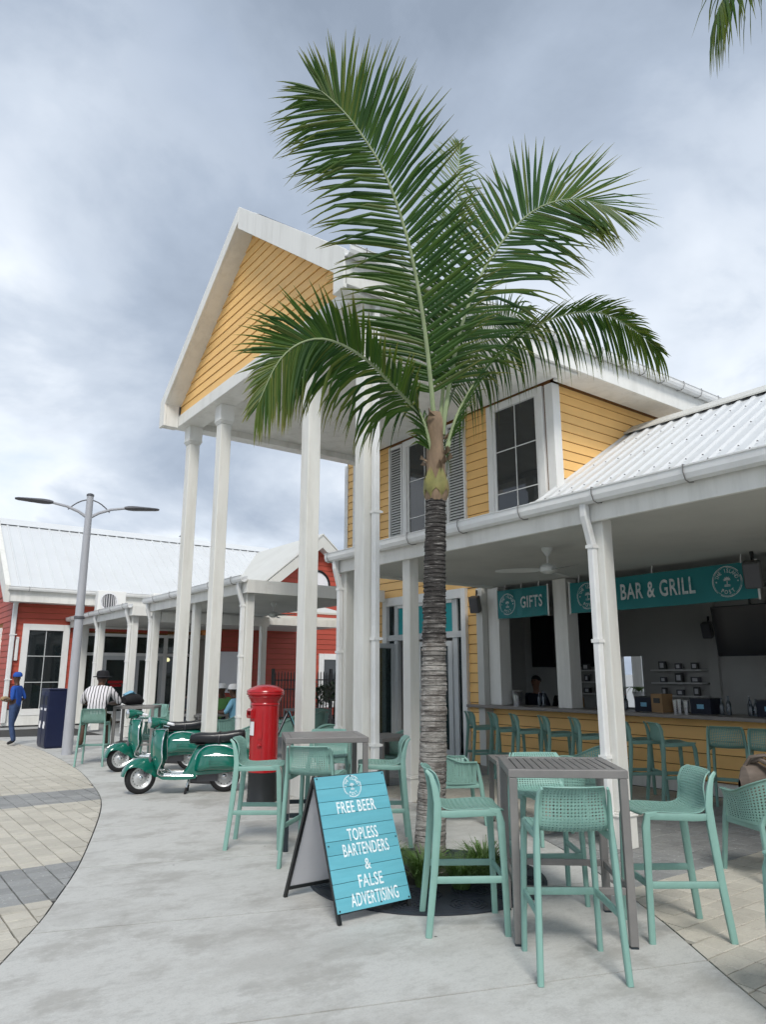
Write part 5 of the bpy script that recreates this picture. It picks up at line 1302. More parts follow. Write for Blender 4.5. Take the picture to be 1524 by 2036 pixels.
# ================================================================ A-FRAME SIGNS
def aframe(x, y, rz, label, full=True, scale=1.0, nm='sandwich_board'):
    s = empty(nm, (x, y, 0), rz, label, 'sign', 'sandwich boards'); s.scale = (scale,)*3
    # local: front face towards -y, width .6, top at z .88, y=0 ; front foot y=-.36, back foot y=.38
    W = .3; top = Vector((0,0,.875)); bot = Vector((0,-.37,.0)); bk = Vector((0,.385,0))
    for end, nmx in ((bot,'front_frame'),(bk,'back_frame')):
        f = MB()
        for sx in (-1, 1):
            f.beam(Vector((sx*(W-.012),0,0))+end, Vector((sx*(W-.012),0,0))+top, .024, .024, up=(0,1,0))
        d = (top-end)
        for t_ in (.075, .985): f.beam(Vector((-W+.024,0,0))+end+d*t_, Vector((W-.024,0,0))+end+d*t_, .022, .022, up=(0,1,0))
        f.build(nmx, MT['black'], s)
        p = MB(); a = end+d*.09; b = end+d*.98; n = d.cross(Vector((1,0,0))).normalized()
        p.prism([Vector((-W+.022,0,0))+a, Vector((W-.022,0,0))+a, Vector((W-.022,0,0))+b, Vector((-W+.022,0,0))+b], n*.003); p.build('panel', MT['coro'], s)
    d = (top-bot); dl = d.length; dn = d.normalized(); n = Vector((1,0,0)).cross(dn).normalized()   # outward (-y, up)
    if n.y > 0: n = -n
    nb = 10
    for k in range(nb):
        t0, t1 = .065 + .925*k/nb, .065 + .925*(k+1)/nb
        m = MB(); q = n*.016; e_ = .0016/dl
        m.prism([Vector((-W,0,0))+bot+d*(t0+e_)+q, Vector((W,0,0))+bot+d*(t0+e_)+q, Vector((W,0,0))+bot+d*(t1-e_)+q, Vector((-W,0,0))+bot+d*(t1-e_)+q], n*.009)
        m.build('plank', MT['sky'], s)
    m = MB(); m.prism([Vector((-W,0,0))+bot+d*.07+n*.0145, Vector((W,0,0))+bot+d*.07+n*.0145, Vector((W,0,0))+bot+d*.985+n*.0145, Vector((-W,0,0))+bot+d*.985+n*.0145], n*.0012); m.build('joint_shadow_board', MT['navy'], s)
    if not full: return s
    def F(u, t_): return frame_mat(Vector((u,0,0)) + bot + d*t_ + n*.0265, (1,0,0), dn)
    for txt, t_, sz, u, wd in (('FREE BEER', .748, .113, .0, .33), ('TOPLESS', .553, .113, .01, .255), ('BARTENDERS', .451, .113, .015, .385), ('&', .345, .10, .0, .05), ('FALSE', .238, .113, .0, .20), ('ADVERTISING', .127, .113, .012, .39)):
        m = MB(); text_mb(m, txt, sz, F(u, t_), 0, .58, .010, 1.06, wd); m.build('lettering', MT['print'], s)
    m = MB(); logo(m, F(0, .90), .078); tag(m.build('emblem', MT['print'], s), kind='stuff')
    for u, t_ in ((-.285,.975),(.285,.975),(-.285,.08),(.285,.08),(-.285,.5),(.285,.5),(0,.978),(.05,.088)):
        m = MB(); m.lathe([(.006,0),(.005,.003),(0,.004)], (0,0,0), 8, mat=F(u, t_)); m.build('screw', MT['black'], s)
    return s
aframe(3.13, 4.68, R(-1), 'sky blue sandwich board reading FREE BEER in front of the palm')
aframe(6.7, 12.0, R(62), 'small distant sandwich board seen edge-on behind the plain bar table', full=False, scale=1.05)
# ================================================================ PILLAR BOX
pbx = empty('pillar_box', (4.60, 8.86, 0), 0, 'red cast iron pillar box with black base beside the portico column', 'post box')
m = MB(); m.lathe([(.197,0),(.2,.02),(.192,.04),(.19,.35),(.192,.36)], (0,0,0), 32); m.build('base', MT['black'], pbx)
m = MB(); m.lathe([(.196,.361),(.2,.365),(.2,.385),(.186,.395),(.183,.42),(.183,1.19),(.194,1.2),(.194,1.215),(.187,1.225)], (0,0,0), 40); m.build('body', MT['postred'], pbx)
m = MB(); m.lathe([(.187,1.226),(.194,1.24),(.216,1.28),(.222,1.30),(.222,1.31),(.245,1.325),(.25,1.345),(.244,1.355),(.25,1.365),(.244,1.385),(.23,1.395),(.19,1.42),(.12,1.445),(.05,1.456),(0,1.458)], (0,0,0), 40); m.build('cap', MT['postred'], pbx)
DV = Vector((-.93,.10,0)).normalized(); SV = Vector((-DV.y, DV.x, 0))
def pbp(u, z, r): # u: angle from the door axis
    a = math.atan2(DV.y, DV.x) + u; return (r*math.cos(a), r*math.sin(a), z)
# door panel, hood with dark slot, notice plate, lock, handle
m = MB(); m.grid([[pbp(R(a), z, .190) for a in range(-62,63,8)] for z in (.48,1.12)], 0, True); m.grid([[pbp(R(a), z, .182) for z in (.48,1.12)] for a in (-63,-62)], 0, False)
for z in (.48,1.12): m.grid([[pbp(R(a), z, rr) for a in range(-62,63,8)] for rr in (.181,.190)], 0, False)
for a in (-62,62): m.grid([[pbp(R(a), z, rr) for z in (.48,1.12)] for rr in (.181,.190)], 0, False)
door = m.build('door', MT['postred'], pbx)
m = MB()
for (z0, z1, r0, r1) in ((1.03,1.07,.235,.245),(1.125,1.155,.245,.215)):
    m.add([pbp(R(-24),z0,.185), pbp(R(24),z0,.185), pbp(R(20),z0,r0), pbp(R(-20),z0,r0), pbp(R(-24),z1,.185), pbp(R(24),z1,.185), pbp(R(20),z1,r1), pbp(R(-20),z1,r1)], BOXF)
for a in (-1,1): m.add([pbp(R(a*18),1.07,.185), pbp(R(a*24),1.07,.185), pbp(R(a*21),1.07,.24), pbp(R(a*17),1.07,.24), pbp(R(a*18),1.125,.185), pbp(R(a*24),1.125,.185), pbp(R(a*21),1.125,.24), pbp(R(a*17),1.125,.24)], BOXF)
m.build('hood', MT['postred'], pbx)
m = MB(); m.add([pbp(R(-17),1.07,.2), pbp(R(17),1.07,.2), pbp(R(17),1.125,.2), pbp(R(-17),1.125,.2)], [(0,1,2,3)]); m.build('slot', MT['black'], pbx)
m = MB(); m.grid([[pbp(R(a), z, .203) for a in range(2,29,5)] for z in (.82,.99)], 0, True); m.grid([[pbp(R(a), .99, rr) for a in range(2,29,5)] for rr in (.203,.195)], 0, False); m.build('notice_plate', MT['cwhite'], pbx)
m = MB(); m.add([pbp(R(45),.78,.19), pbp(R(60),.78,.19), pbp(R(60),.78,.206), pbp(R(45),.78,.206), pbp(R(45),.87,.19), pbp(R(60),.87,.19), pbp(R(60),.87,.206), pbp(R(45),.87,.206)], BOXF); m.build('lock_plate', MT['postred'], pbx)
m = MB(); m.sphere(pbp(R(52),.70,.207), .022, 10); m.tube([pbp(R(44),.7,.212), pbp(R(60),.7,.212)], .009, 6); m.build('handle', MT['postred'], pbx)
m = MB()
for r_, z in ((.228,1.302),): m.tube([(r_*math.cos(a), r_*math.sin(a), z) for a in [2*math.pi*k/40 for k in range(41)]], .006, 5, caps=False)
m.build('cap_bead', MT['postred'], pbx)

# ================================================================ SCOOTERS
def scooter(x, y, deg, label, steer=24):
    S = empty('motor_scooter', (x, y, 0), R(deg), label, 'scooter', 'green motor scooters'); k_ = .93; S.scale = (k_,)*3
    def wheel(parent, c, nm):
        w = empty(nm, c, 0, parent=parent); X = Matrix.Rotation(R(90), 4, 'X')
        m = MB(); prof = []
        for j in range(13):
            a = R(-120+240*j/12); prof.append((.175+.052*math.cos(a), .048*math.sin(a)))
        m.lathe(prof, (0,0,0), 40, mat=X, caps=False); m.build('tyre', MT['rubber'], w)
        m = MB(); m.lathe([(0,-.03),(.05,-.038),(.07,-.022),(.105,-.014),(.118,-.022),(.135,-.042),(.152,-.046),(.155,-.03),(.15,.0),(.155,.03),(.152,.046),(.135,.042),(.118,.022),(.105,.014),(.07,.022),(.05,.038),(0,.03)], (0,0,0), 36, mat=X); m.build('rim', MT['steel'], w)
        m = MB()
        for sd in (-1, 1):
            for q in range(16):
                a = 2*math.pi*q/16; m.lathe([(.008,0),(.006,.003),(0,.003)], (0,0,0), 6, mat=Matrix.Translation((.113*math.cos(a), sd*.026, .113*math.sin(a))) @ Matrix.Rotation(R(90)*sd*-1, 4, 'X').inverted())
        m.build('rim_slots', MT['black'], w)
        m = MB()
        for sd in (-1, 1): m.lathe([(.035,0),(.03,.015),(.018,.022),(0,.024)], (0,0,0), 16, mat=Matrix.Translation((0,sd*.032,0)) @ Matrix.Rotation(R(-90)*sd, 4, 'X'))
        m.build('hub_cap', MT['chrome'], w)
        return w
    wheel(S, (-.6,0,.225), 'rear_wheel')
    # steering group
    G = empty('front_end', (.55,0,0), R(steer), parent=S)
    wheel(G, (.07,0,.225), 'front_wheel')
    def g(p): return (p[0]-.55, p[1], p[2])
    m = MB(); rows = []
    for j in range(19):
        t = j/18; a = R(8 + 172*t); rad_ = .262 + .02*math.sin(math.pi*t); w = .055 + .055*math.sin(math.pi*min(1,t*1.15+.08))**.8
        deep = .03 + .16*max(0,math.sin(math.pi*min(1,max(0,(t-.15))/1.0)))**1.2
        c = Vector((.07 + rad_*math.cos(a)*1.08, 0, .225 + rad_*math.sin(a)))
        inn = Vector((-math.cos(a),0,-math.sin(a)))
        row = []
        for q in range(11):
            b = math.pi*q/10; yy = w*math.cos(b); up_ = math.sin(b)
            row.append(tuple(c + Vector((0,yy,0)) + inn*(deep*(1-up_)**1.1)))
        rows.append(row)
    m.grid(rows, 0, True); m.build('fender', MT['greenp'], G)
    m = MB(); m.tube([(.02,.045,.24),(-.03,.04,.42),(-.1,.0,.62)], [.022,.026,.03], 8); m.build('fork', MT['lampd'], G)
    m = MB(); m.tube([(.11,0,.500),(.2,0,.487),(.3,0,.43)], [.008,.013,.006], 6); m.build('fender_crest', MT['chrome'], G)
    # headset, lamp, bars
    m = MB(); rows = []
    for t, rx, rz in ((-.17,.02,.02),(-.13,.055,.05),(-.05,.08,.07),(.03,.088,.082),(.09,.088,.085),(.115,.085,.083)):
        rows.append([(-.14+t, rx*math.cos(a), 1.0 + rz*math.sin(a) + .02*t) for a in [2*math.pi*q/18 for q in range(18)]])
    m.grid(rows, 0, True, True); m.tube([(-.16,0,.97),(-.12,0,.84),(-.1,0,.7)], [.07,.06,.05], 12); m.build('headset', MT['greenp'], G)
    m = MB(); m.lathe([(.084,0),(.088,.012),(.08,.02),(.072,.022),(.05,.03),(0,.036)], (0,0,0), 24, mat=Matrix.Translation((-.025,0,1.0)) @ Matrix.Rotation(R(90),4,'Y')); m.build('headlamp', MT['chrome'], G)
    for s in (-1, 1):
        m = MB(); m.tube([(-.16,s*.06,1.0),(-.18,s*.16,1.01),(-.22,s*.24,1.0)], [.035,.026,.02], 10); m.build('handlebar', MT['greenp'], G)
        m = MB(); m.tube([(-.215,s*.225,1.0),(-.27,s*.36,.985)], [.021,.019], 10); m.build('grip', MT['cwhite'] if False else MT['plywhite'], G)
        m = MB(); m.tube([(-.17,s*.2,.985),(-.15,s*.27,.97),(-.2,s*.38,.955)], [.008,.007,.008], 6); m.build('brake_lever', MT['chrome'], G)
    # leg shield
    m = MB(); rows = []; edgeL = []; edgeR = []
    prof = [(.27,.27,.235),(.33,.285,.25),(.385,.34,.262),(.41,.45,.27),(.425,.58,.265),(.43,.7,.25),(.425,.8,.215),(.415,.88,.15),(.41,.905,.07)]
    for j in range(25):
        px_, pz, pw = prof_eval(prof, j/24)
        row = []
        for q in range(13):
            s = -1+2*q/12; back = .13*abs(s)**2.2*min(1, max(.12,(pz-.27)/.2))
            row.append((px_+.045*(1-abs(s)**1.5)*min(1,(pz-.27)/.2) - back, s*pw, pz))
        rows.append(row); edgeL.append(row[-1]); edgeR.append(row[0])
    m.grid(rows, 0, True); m.grid([[(p[0]-.014, p[1], p[2]) for p in reversed(r)] for r in rows], 0, True); m.build('leg_shield', MT['greenp'], S)
    m = MB(); loop = [(-.16, .225, .262)] + [tuple(Vector(p)+Vector((0,0,0))) for p in edgeL] + [tuple(p) for p in rows[-1][::-1][1:-1]] + list(reversed(edgeR)) + [(-.16,-.225,.262)]
    m.tube(loop, .011, 6); m.build('edge_trim', MT['chrome'], S)
    m = MB(); rows2 = []
    for z, w, o in ((.40,.012,.0),(.46,.04,.03),(.55,.05,.045),(.66,.05,.05),(.76,.042,.04),(.86,.035,.02)):
        px_ = .47 if z > .5 else .45; rows2.append([(px_-.02+o*math.cos(a)*1.0+.005, w*math.sin(a), z) for a in [math.pi*(-.5+q/8) for q in range(9)]])
    m.grid(rows2, 0, True); m.build('horn_cover', MT['greenp'], S)
    # floor
    m = MB(); rows = []
    for xx, zz, w in ((.34,.30,.22),(.27,.268,.235),(.1,.262,.24),(-.08,.262,.235),(-.2,.275,.2)):
        rows.append([(xx, -w, zz-.05),(xx,-w,zz-.012),(xx,-w+.02,zz),(xx,0,zz+.005),(xx,w-.02,zz),(xx,w,zz-.012),(xx,w,zz-.05)])
    m.grid(rows, 0, True); m.build('floor_board', MT['greenp'], S)
    for yy in (-.15,-.08,.08,.15):
        m = MB(); m.tube([(.27,yy,.28),(.1,yy,.274),(-.1,yy,.274)], .008, 5); m.build('floor_strip', MT['chrome'], S)
    # rear body shell
    m = MB(); rows = []
    for xx, zb, zt, w in ((.0,.25,.30,.13),(-.06,.25,.40,.14),(-.12,.25,.56,.15),(-.18,.26,.66,.155),(-.3,.27,.715,.165),(-.5,.28,.735,.17),(-.7,.3,.725,.16),(-.85,.3,.68,.14),(-.96,.3,.60,.11),(-1.03,.3,.48,.07),(-1.06,.3,.36,.03)):
        row = []
        for q in range(17):
            a = math.pi*q/16; s = math.cos(a); r_ = math.sin(a)
            row.append((xx, w*math.copysign(abs(s)**.55, s), zb + (zt-zb)*abs(r_)**.6))
        rows.append(row)
    m.grid(rows, 0, True); m.build('body_shell', MT['greenp'], S)
    # side cowls
    out = [(-.16,.31),(-.17,.46),(-.21,.57),(-.29,.645),(-.40,.675),(-.52,.672),(-.65,.645),(-.78,.585),(-.90,.49),(-.985,.385),(-1.0,.335),(-.93,.312),(-.6,.305),(-.35,.305)]
    for s in (-1, 1):
        m = MB(); cx, cz = -.52, .44; rows = []; nO = 56
        ring = []
        for q in range(nO):
            u = q/nO*len(out); i = int(u); f_ = u-i; p0, p1, p2, p3 = out[(i-1)%len(out)], out[i%len(out)], out[(i+1)%len(out)], out[(i+2)%len(out)]
            ring.append(tuple(.5*((2*p1[k])+(-p0[k]+p2[k])*f_+(2*p0[k]-5*p1[k]+4*p2[k]-p3[k])*f_*f_+(-p0[k]+3*p1[k]-3*p2[k]+p3[k])*f_**3) for k in (0,1)))
        for rr in (1.0,.97,.9,.8,.65,.45,.2,.02):
            yy = .13 + .155*(1-rr**3.2)
            rows.append([(cx+(p[0]-cx)*rr, s*(yy*(1-.25*max(0,(-.7-(cx+(p[0]-cx)*rr))/.3))), cz+(p[1]-cz)*rr) for p in ring])
        m.grid(rows, 0, True, True); cw = m.build('side_cowl', MT['greenp'], S)
        m = MB(); m.tube([(p[0], s*.142, p[1]+.004) for p in ring[2:40]], .007, 5); m.build('cowl_trim', MT['chrome'], cw)
        m = MB(); m.tube([(-.30,s*.268,.545),(-.5,s*.284,.548),(-.74,s*.262,.535)], [.004,.008,.004], 6); m.build('cowl_strip', MT['chrome'], cw)
        for zz in (.40,.425,.45,.475):
            m = MB(); m.tube([(-.38,s*.284,zz),(-.6,s*.282,zz)], .0055, 5); m.build('louvre', MT['greenp'], cw)
    # seat
    m = MB(); rows = []
    for xx, zt, w, zb in ((-.06,.76,.05,.745),(-.08,.825,.1,.70),(-.2,.855,.13,.69),(-.4,.85,.145,.69),(-.6,.86,.15,.70),(-.8,.89,.145,.715),(-.87,.885,.125,.725),(-.885,.84,.06,.75)):
        row = []
        for q in range(16):
            a = 2*math.pi*q/16; c, s_ = math.cos(a), math.sin(a)
            row.append((xx, w*math.copysign(abs(c)**.5, c), (zt+zb)/2 + (zt-zb)/2*math.copysign(abs(s_)**.5, s_)))
        rows.append(row)
    m.grid(rows, 0, True, True); m.build('seat', MT['vinyl'], S)
    m = MB(); m.tube([(-.5,-.156,.70),(-.5,-.154,.8),(-.5,-.1,.862),(-.5,.1,.862),(-.5,.154,.8),(-.5,.156,.70)], [(.004,.016)]*6, 6, up=(0,0,1)); m.build('seat_strap', MT['vinyl'], S)
    # engine, exhaust, stand, tail lamp, plate
    m = MB(); m.box(-.5,-.2,-.16,.05,.16,.27); m.tube([(-.1,-.06,.17),(-.42,-.06,.15)], .05, 10); m.tube([(-.42,-.1,.17),(-.8,-.16,.14)], .04, 10); m.build('engine', MT['lampd'], S)
    for s in (-1, 1):
        m = MB(); m.tube([(-.1,s*.09,.25),(-.06,s*.14,.07)], .013, 8); st = m.build('stand_leg', MT['chrome'], S)
        m = MB(); m.tube([(-.066,s*.133,.09),(-.05,s*.155,.0)], [.016,.02], 8); m.build('stand_foot', MT['rubber'], st)
    # cables, badge, plate, mirror stalk details and cowl seam
    for s in (-1, 1):
        m = MB(); m.tube([(.39,s*.05,.98),(.45,s*.09,.93),(.47,s*.07,.84),(.44,s*.04,.76)], .006, 5); m.build('cable', MT['rubber'], S)
    m = MB(); m.tube([(.475,-.03,.80),(.482,.06,.815)], .006, 5); m.build('badge', MT['chrome'], S)
    m = MB(); m.box(-1.085,-1.078,-.08,.08,.33,.46); m.build('number_plate', MT['plywhite'], S)
    m = MB(); m.box(-.30,-.16,-.172,.172,.685,.695); m.build('seat_base', MT['black'], S)
    m = MB(); m.box(-1.09,-1.03,-.05,.05,.48,.56); m.build('tail_lamp', MT['taillight'], S, bevel=.01)
    m = MB(); m.tube([(.17,.02,.27),(.2,.02,.32),(.24,.02,.34)], [.01,.01,.014], 6); m.build('brake_pedal', MT['chrome'], S)
    return S
fwd1 = Vector((3.459-4.444, 10.288-9.77)); a1 = math.degrees(math.atan2(fwd1.y, fwd1.x))
scooter(4.02, 10.10, a1, 'nearer dark green motor scooter with black bench seat, front wheel on the left')
scooter(4.50, 12.60, a1+4, 'farther dark green motor scooter, partly hidden behind the nearer one')
# ================================================================ PEOPLE
def person(loc, deg, J, E, mats, label, feet=None, name='person'):
    """one continuous skinned body; J joint: (x,y,z,r), E edges (a,b,material); x is forward"""
    pr = empty(name, loc, R(deg), label, 'person')
    names = list(J); idx = {n: i for i, n in enumerate(names)}
    me = bpy.data.meshes.new('skeleton'); me.from_pydata([J[n][:3] for n in names], [(idx[a], idx[b]) for a, b, _ in E], [])
    o = bpy.data.objects.new('skeleton', me); COL.objects.link(o)
    o.modifiers.new('skin', 'SKIN'); sv = me.skin_vertices[0].data
    for n in names:
        r_ = J[n][3]; sv[idx[n]].radius = r_ if isinstance(r_, tuple) else (r_, r_); sv[idx[n]].use_root = (n == 'pelvis')
    ss = o.modifiers.new('sub', 'SUBSURF'); ss.levels = 2; ss.render_levels = 2
    dg = bpy.context.evaluated_depsgraph_get(); dg.update()
    bm_ = bpy.data.meshes.new_from_object(o.evaluated_get(dg)); bm_.name = 'body'
    bpy.data.objects.remove(o); bpy.data.meshes.remove(me)
    keys = list(mats); bm_.materials.clear()
    for k in keys: bm_.materials.append(MT[mats[k]])
    segs = [(Vector(J[a][:3]), Vector(J[b][:3]), keys.index(k)) for a, b, k in E]
    mi = []
    for p in bm_.polygons:
        c = p.center; best = (9, 0)
        for a, b, k in segs:
            d = b-a; t = max(0, min(1, (c-a).dot(d)/max(1e-9, d.length_squared))); q = (c-(a+d*t)).length
            if q < best[0]: best = (q, k)
        mi.append(best[1])
    bm_.polygons.foreach_set('material_index', mi); bm_.polygons.foreach_set('use_smooth', [True]*len(mi)); bm_.update()
    b = bpy.data.objects.new('body', bm_); COL.objects.link(b); b.parent = pr
    return pr
def head_bits(pr, H, face_mat, hair_mat='hat', fwd=Vector((1,0,0)), hair=True):
    """nose, ears, eyes and hair on the head centre H"""
    H = Vector(H); fwd = Vector(fwd).normalized(); side = Vector((0,0,1)).cross(fwd); up_ = Vector((0,0,1))
    m = MB(); m.tube([H+fwd*.085+up_*.02, H+fwd*.112-up_*.015, H+fwd*.095-up_*.03], [.008,.014,.008], 6)
    for s in (-1, 1): m.sphere(H+side*s*.088-up_*.005, (.018,.012,.03), 8)
    m.build('nose_and_ears', MT[face_mat], pr)
    m = MB()
    for s in (-1, 1): m.sphere(H+fwd*.09+side*s*.033+up_*.02, .011, 8)
    m.add([H+fwd*.098+side*.028-up_*.052, H+fwd*.098-side*.028-up_*.052, H+fwd*.1-side*.02-up_*.06, H+fwd*.1+side*.02-up_*.06], [(0,1,2,3)])
    m.build('eyes_and_mouth', MT['hat'], pr)
    if hair:
        m = MB(); rows = []
        for i in range(6):
            t = R(5 + 20*i); rows.append([H + up_*(.02+.105*math.cos(t)) + fwd*(-.02+.108*math.sin(t)*math.cos(a) - (.03 if i > 3 else 0)*max(0,math.cos(a))*2) + side*.1*math.sin(t)*math.sin(a) for a in [2*math.pi*k/14 for k in range(14)]])
        m.grid(rows, 0, True, True); m.build('hair', MT[hair_mat], pr)
def hand(pr, wrist, d, palm_n, mat, curl=.5, side=1):
    """palm with five bent fingers of different length"""
    w = Vector(wrist); d = Vector(d).normalized(); n = Vector(palm_n).normalized(); s = d.cross(n).normalized()
    m = MB(); m.tube([w, w+d*.045, w+d*.085], [(.014,.024),(.016,.036),(.013,.038)], 8, up=tuple(n))
    for k, L in enumerate((.068,.078,.074,.058)):
        b = w + d*.08 + s*(-.03+.02*k)
        m.tube([b, b+d*L*.45+n*L*.1*curl, b+d*L*.75+n*L*.4*curl, b+d*L*.9+n*L*.75*curl], [.0095,.009,.0085,.006], 6)
    b = w + d*.025 - s*.03*side; m.tube([b, b+d*.03-s*.03*side+n*.01, b+d*.06-s*.035*side+n*.03], [.012,.011,.008], 6)
    return m.build('hand', MT[mat], pr)
STAND = dict(pelvis=(0,0,.95,.135), spine=(0,0,1.1,.125), chest=(0,0,1.29,.145), neckb=(0,0,1.45,.08), neck=(.01,0,1.52,.055), hl=(.025,0,1.595,.078), hm=(.02,0,1.665,.098), ht=(.005,0,1.735,.06),
 sL=(0,.175,1.40,.068), eL=(-.04,.25,1.13,.047), wL=(.1,.22,.93,.032), sR=(0,-.175,1.40,.068), eR=(-.04,-.25,1.13,.047), wR=(.1,-.22,.93,.032),
 hL=(0,.09,.88,.098), kL=(.03,.1,.49,.064), aL=(0,.105,.1,.045), tL=(.14,.115,.045,.04), hR=(0,-.09,.88,.098), kR=(.03,-.1,.49,.064), aR=(0,-.105,.1,.045), tR=(.14,-.115,.045,.04))
def EDG(sleeve='shirt', leg='pants', calf='pants'):
    return [('pelvis','spine','shirt'),('spine','chest','shirt'),('chest','neckb','shirt'),('neckb','neck','skin'),('neck','hl','skin'),('hl','hm','skin'),('hm','ht','skin'),
     ('chest','sL','shirt'),('sL','eL','shirt'),('eL','wL',sleeve),('chest','sR','shirt'),('sR','eR','shirt'),('eR','wR',sleeve),
     ('pelvis','hL',leg),('hL','kL',leg),('kL','aL',calf),('aL','tL','shoe'),('pelvis','hR',leg),('hR','kR',leg),('kR','aR',calf),('aR','tR','shoe')]
# man in blue walking with a food parcel
J = dict(STAND); J.update(eL=(-.05,.24,1.13,.047), wL=(.16,.16,1.08,.034), eR=(-.1,-.26,1.14,.047), wR=(.14,-.2,1.05,.034), kR=(.1,-.1,.5,.064), aR=(-.02,-.105,.11,.045), tR=(.12,-.11,.045,.04), kL=(-.01,.1,.49,.064), aL=(-.1,.105,.12,.045), tL=(.04,.115,.045,.04))
pm = person((3.36, 18.85, 0), 140, J, EDG('skin'), dict(shirt='cblue', pants='jean', skin='skin', shoe='shoe'), 'person in blue cap and blue shirt carrying a food parcel past the navy bin')
pm.scale = (.91,.91,.91)
head_bits(pm, (.02,0,1.665), 'skin', hair=False)
m = MB(); m.lathe([(.108,-.01),(.112,.03),(.1,.075),(.06,.105),(0,.112)], (.01,0,1.69), 18); m.add([(.09,-.08,1.70),(.09,.08,1.70),(.2,.05,1.69),(.21,0,1.69),(.2,-.05,1.69)], [(0,1,2,3,4)]); m.build('cap', MT['cblue'], pm)
hand(pm, (.16,.16,1.08), (1,-.4,.05), (0,-.2,1), 'skin', .6, 1); hand(pm, (.14,-.2,1.05), (1,.45,.05), (0,.2,1), 'skin', .6, -1)
fp = empty('food_parcel', (3.36-.21, 18.85+.16, .99), R(140), 'light brown food parcel in the hands of the person in blue', 'food')
m = MB(); m.tube([(-.03,-.13,.035),(.0,-.05,.05),(.0,.05,.05),(-.02,.13,.035)], [(.03,.04),(.05,.065),(.048,.06),(.025,.04)], 10, up=(0,0,1)); m.build('wrap', MT['bread'], fp)
# man in striped shirt on a stool, seen from behind
J = dict(pelvis=(-.04,0,.84,.15), spine=(.0,0,1.0,.15), chest=(.1,0,1.2,.165), neckb=(.16,0,1.35,.085), neck=(.19,0,1.40,.06), hl=(.23,0,1.45,.078), hm=(.24,0,1.515,.098), ht=(.235,0,1.58,.06),
 sL=(.1,.20,1.30,.078), eL=(.24,.33,1.08,.056), wL=(.45,.14,1.05,.035), sR=(.1,-.20,1.30,.078), eR=(.26,-.33,1.08,.056), wR=(.46,-.12,1.05,.035),
 hL=(.03,.11,.82,.11), kL=(.30,.27,.74,.075), aL=(.2,.29,.36,.045), tL=(.31,.33,.305,.042), hR=(.03,-.11,.82,.11), kR=(.4,-.13,.76,.075), aR=(.33,-.13,.33,.045), tR=(.46,-.14,.29,.042))
pm = person((3.86, 14.02, 0), 60, J, EDG('skin', 'pants', 'skin'), dict(shirt='striped', pants='khaki', skin='skin', shoe='shoe'), 'person in a striped shirt and black hat sitting on a stool with back turned')
head_bits(pm, (.24,0,1.515), 'skin', hair=True)
m = MB(); m.lathe([(.175,0),(.17,.012),(.115,.02),(.112,.07),(.1,.11),(.04,.125),(0,.12)], (.235,0,1.535), 22); m.build('hat', MT['hat'], pm)
hand(pm, (.45,.14,1.05), (1,-.5,0), (0,0,-1), 'skin', .3, 1); hand(pm, (.46,-.12,1.05), (1,.5,0), (0,0,-1), 'skin', .3, -1)
for s in (.33, -.14):
    m = MB(); x, z = (.31,.305) if s > 0 else (.46,.29)
    m.tube([(x-.14,s-.02*(s>0),z-.03),(x+.03,s,z-.04)], [(.014,.046),(.014,.042)], 8, up=(0,0,1)); m.build('shoe_sole', MT['cwhite'], pm)
bk = empty('backpack', (4.62, 14.42, 1.0), R(20), 'black bag with a pale blue cloth lying on the far bar table', 'bag')
m = MB(); m.tube([(-.2,0,.1),(-.1,.0,.12),(.1,0,.11),(.22,0,.07)], [(.06,.1),(.115,.15),(.105,.15),(.05,.08)], 12, up=(0,0,1)); m.build('bag_body', MT['hat'], bk)
m = MB(); m.tube([(-.18,.02,.2),(-.05,.0,.25),(.06,.02,.2)], [(.02,.05),(.03,.09),(.02,.05)], 10, up=(0,0,1)); m.build('cloth', MT['clight'], bk)
# three people sitting in the shade of the shop porch
def sit(loc, deg, shirt, label, cap=None, skin='skin'):
    J = dict(pelvis=(-.08,0,.55,.14), spine=(-.1,0,.72,.135), chest=(-.08,0,.92,.15), neckb=(-.05,0,1.07,.08), neck=(-.02,0,1.13,.056), hl=(.01,0,1.19,.078), hm=(.01,0,1.255,.098), ht=(0,0,1.32,.06),
     sL=(-.07,.18,1.02,.07), eL=(.04,.25,.8,.05), wL=(.24,.16,.8,.033), sR=(-.07,-.18,1.02,.07), eR=(.04,-.25,.8,.05), wR=(.24,-.16,.8,.033),
     hL=(-.02,.1,.53,.1), kL=(.36,.13,.52,.07), aL=(.4,.13,.1,.045), tL=(.52,.14,.045,.04), hR=(-.02,-.1,.53,.1), kR=(.36,-.13,.52,.07), aR=(.38,-.13,.1,.045), tR=(.5,-.14,.045,.04))
    p_ = person(loc, deg, J, EDG('skin'), dict(shirt=shirt, pants='cdark', skin=skin, shoe='shoe'), label)
    head_bits(p_, (.01,0,1.255), skin, hair=True)
    if cap:
        m = MB(); m.lathe([(.112,-.01),(.114,.03),(.1,.075),(.06,.1),(0,.108)], (0,0,1.285), 18); m.add([(.09,-.08,1.29),(.09,.08,1.29),(.19,.05,1.275),(.2,0,1.275),(.19,-.05,1.275)], [(0,1,2,3,4)]); m.build('cap', MT[cap], p_)
    hand(p_, (.24,.16,.8), (1,-.3,0), (0,0,-1), skin, .4, 1); hand(p_, (.24,-.16,.8), (1,.3,0), (0,0,-1), skin, .4, -1)
sit((7.05, 15.72, 0), 215, 'cgreen', 'person in a green shirt and white cap seated under the shop porch', 'cwhite')
sit((6.82, 14.62, 0), 130, 'clight', 'person in a light blue shirt and white cap seated under the shop porch', 'cwhite')
sit((6.45, 16.6, 0), 250, 'cdark', 'person in dark clothes seated in the shade between the tall columns')
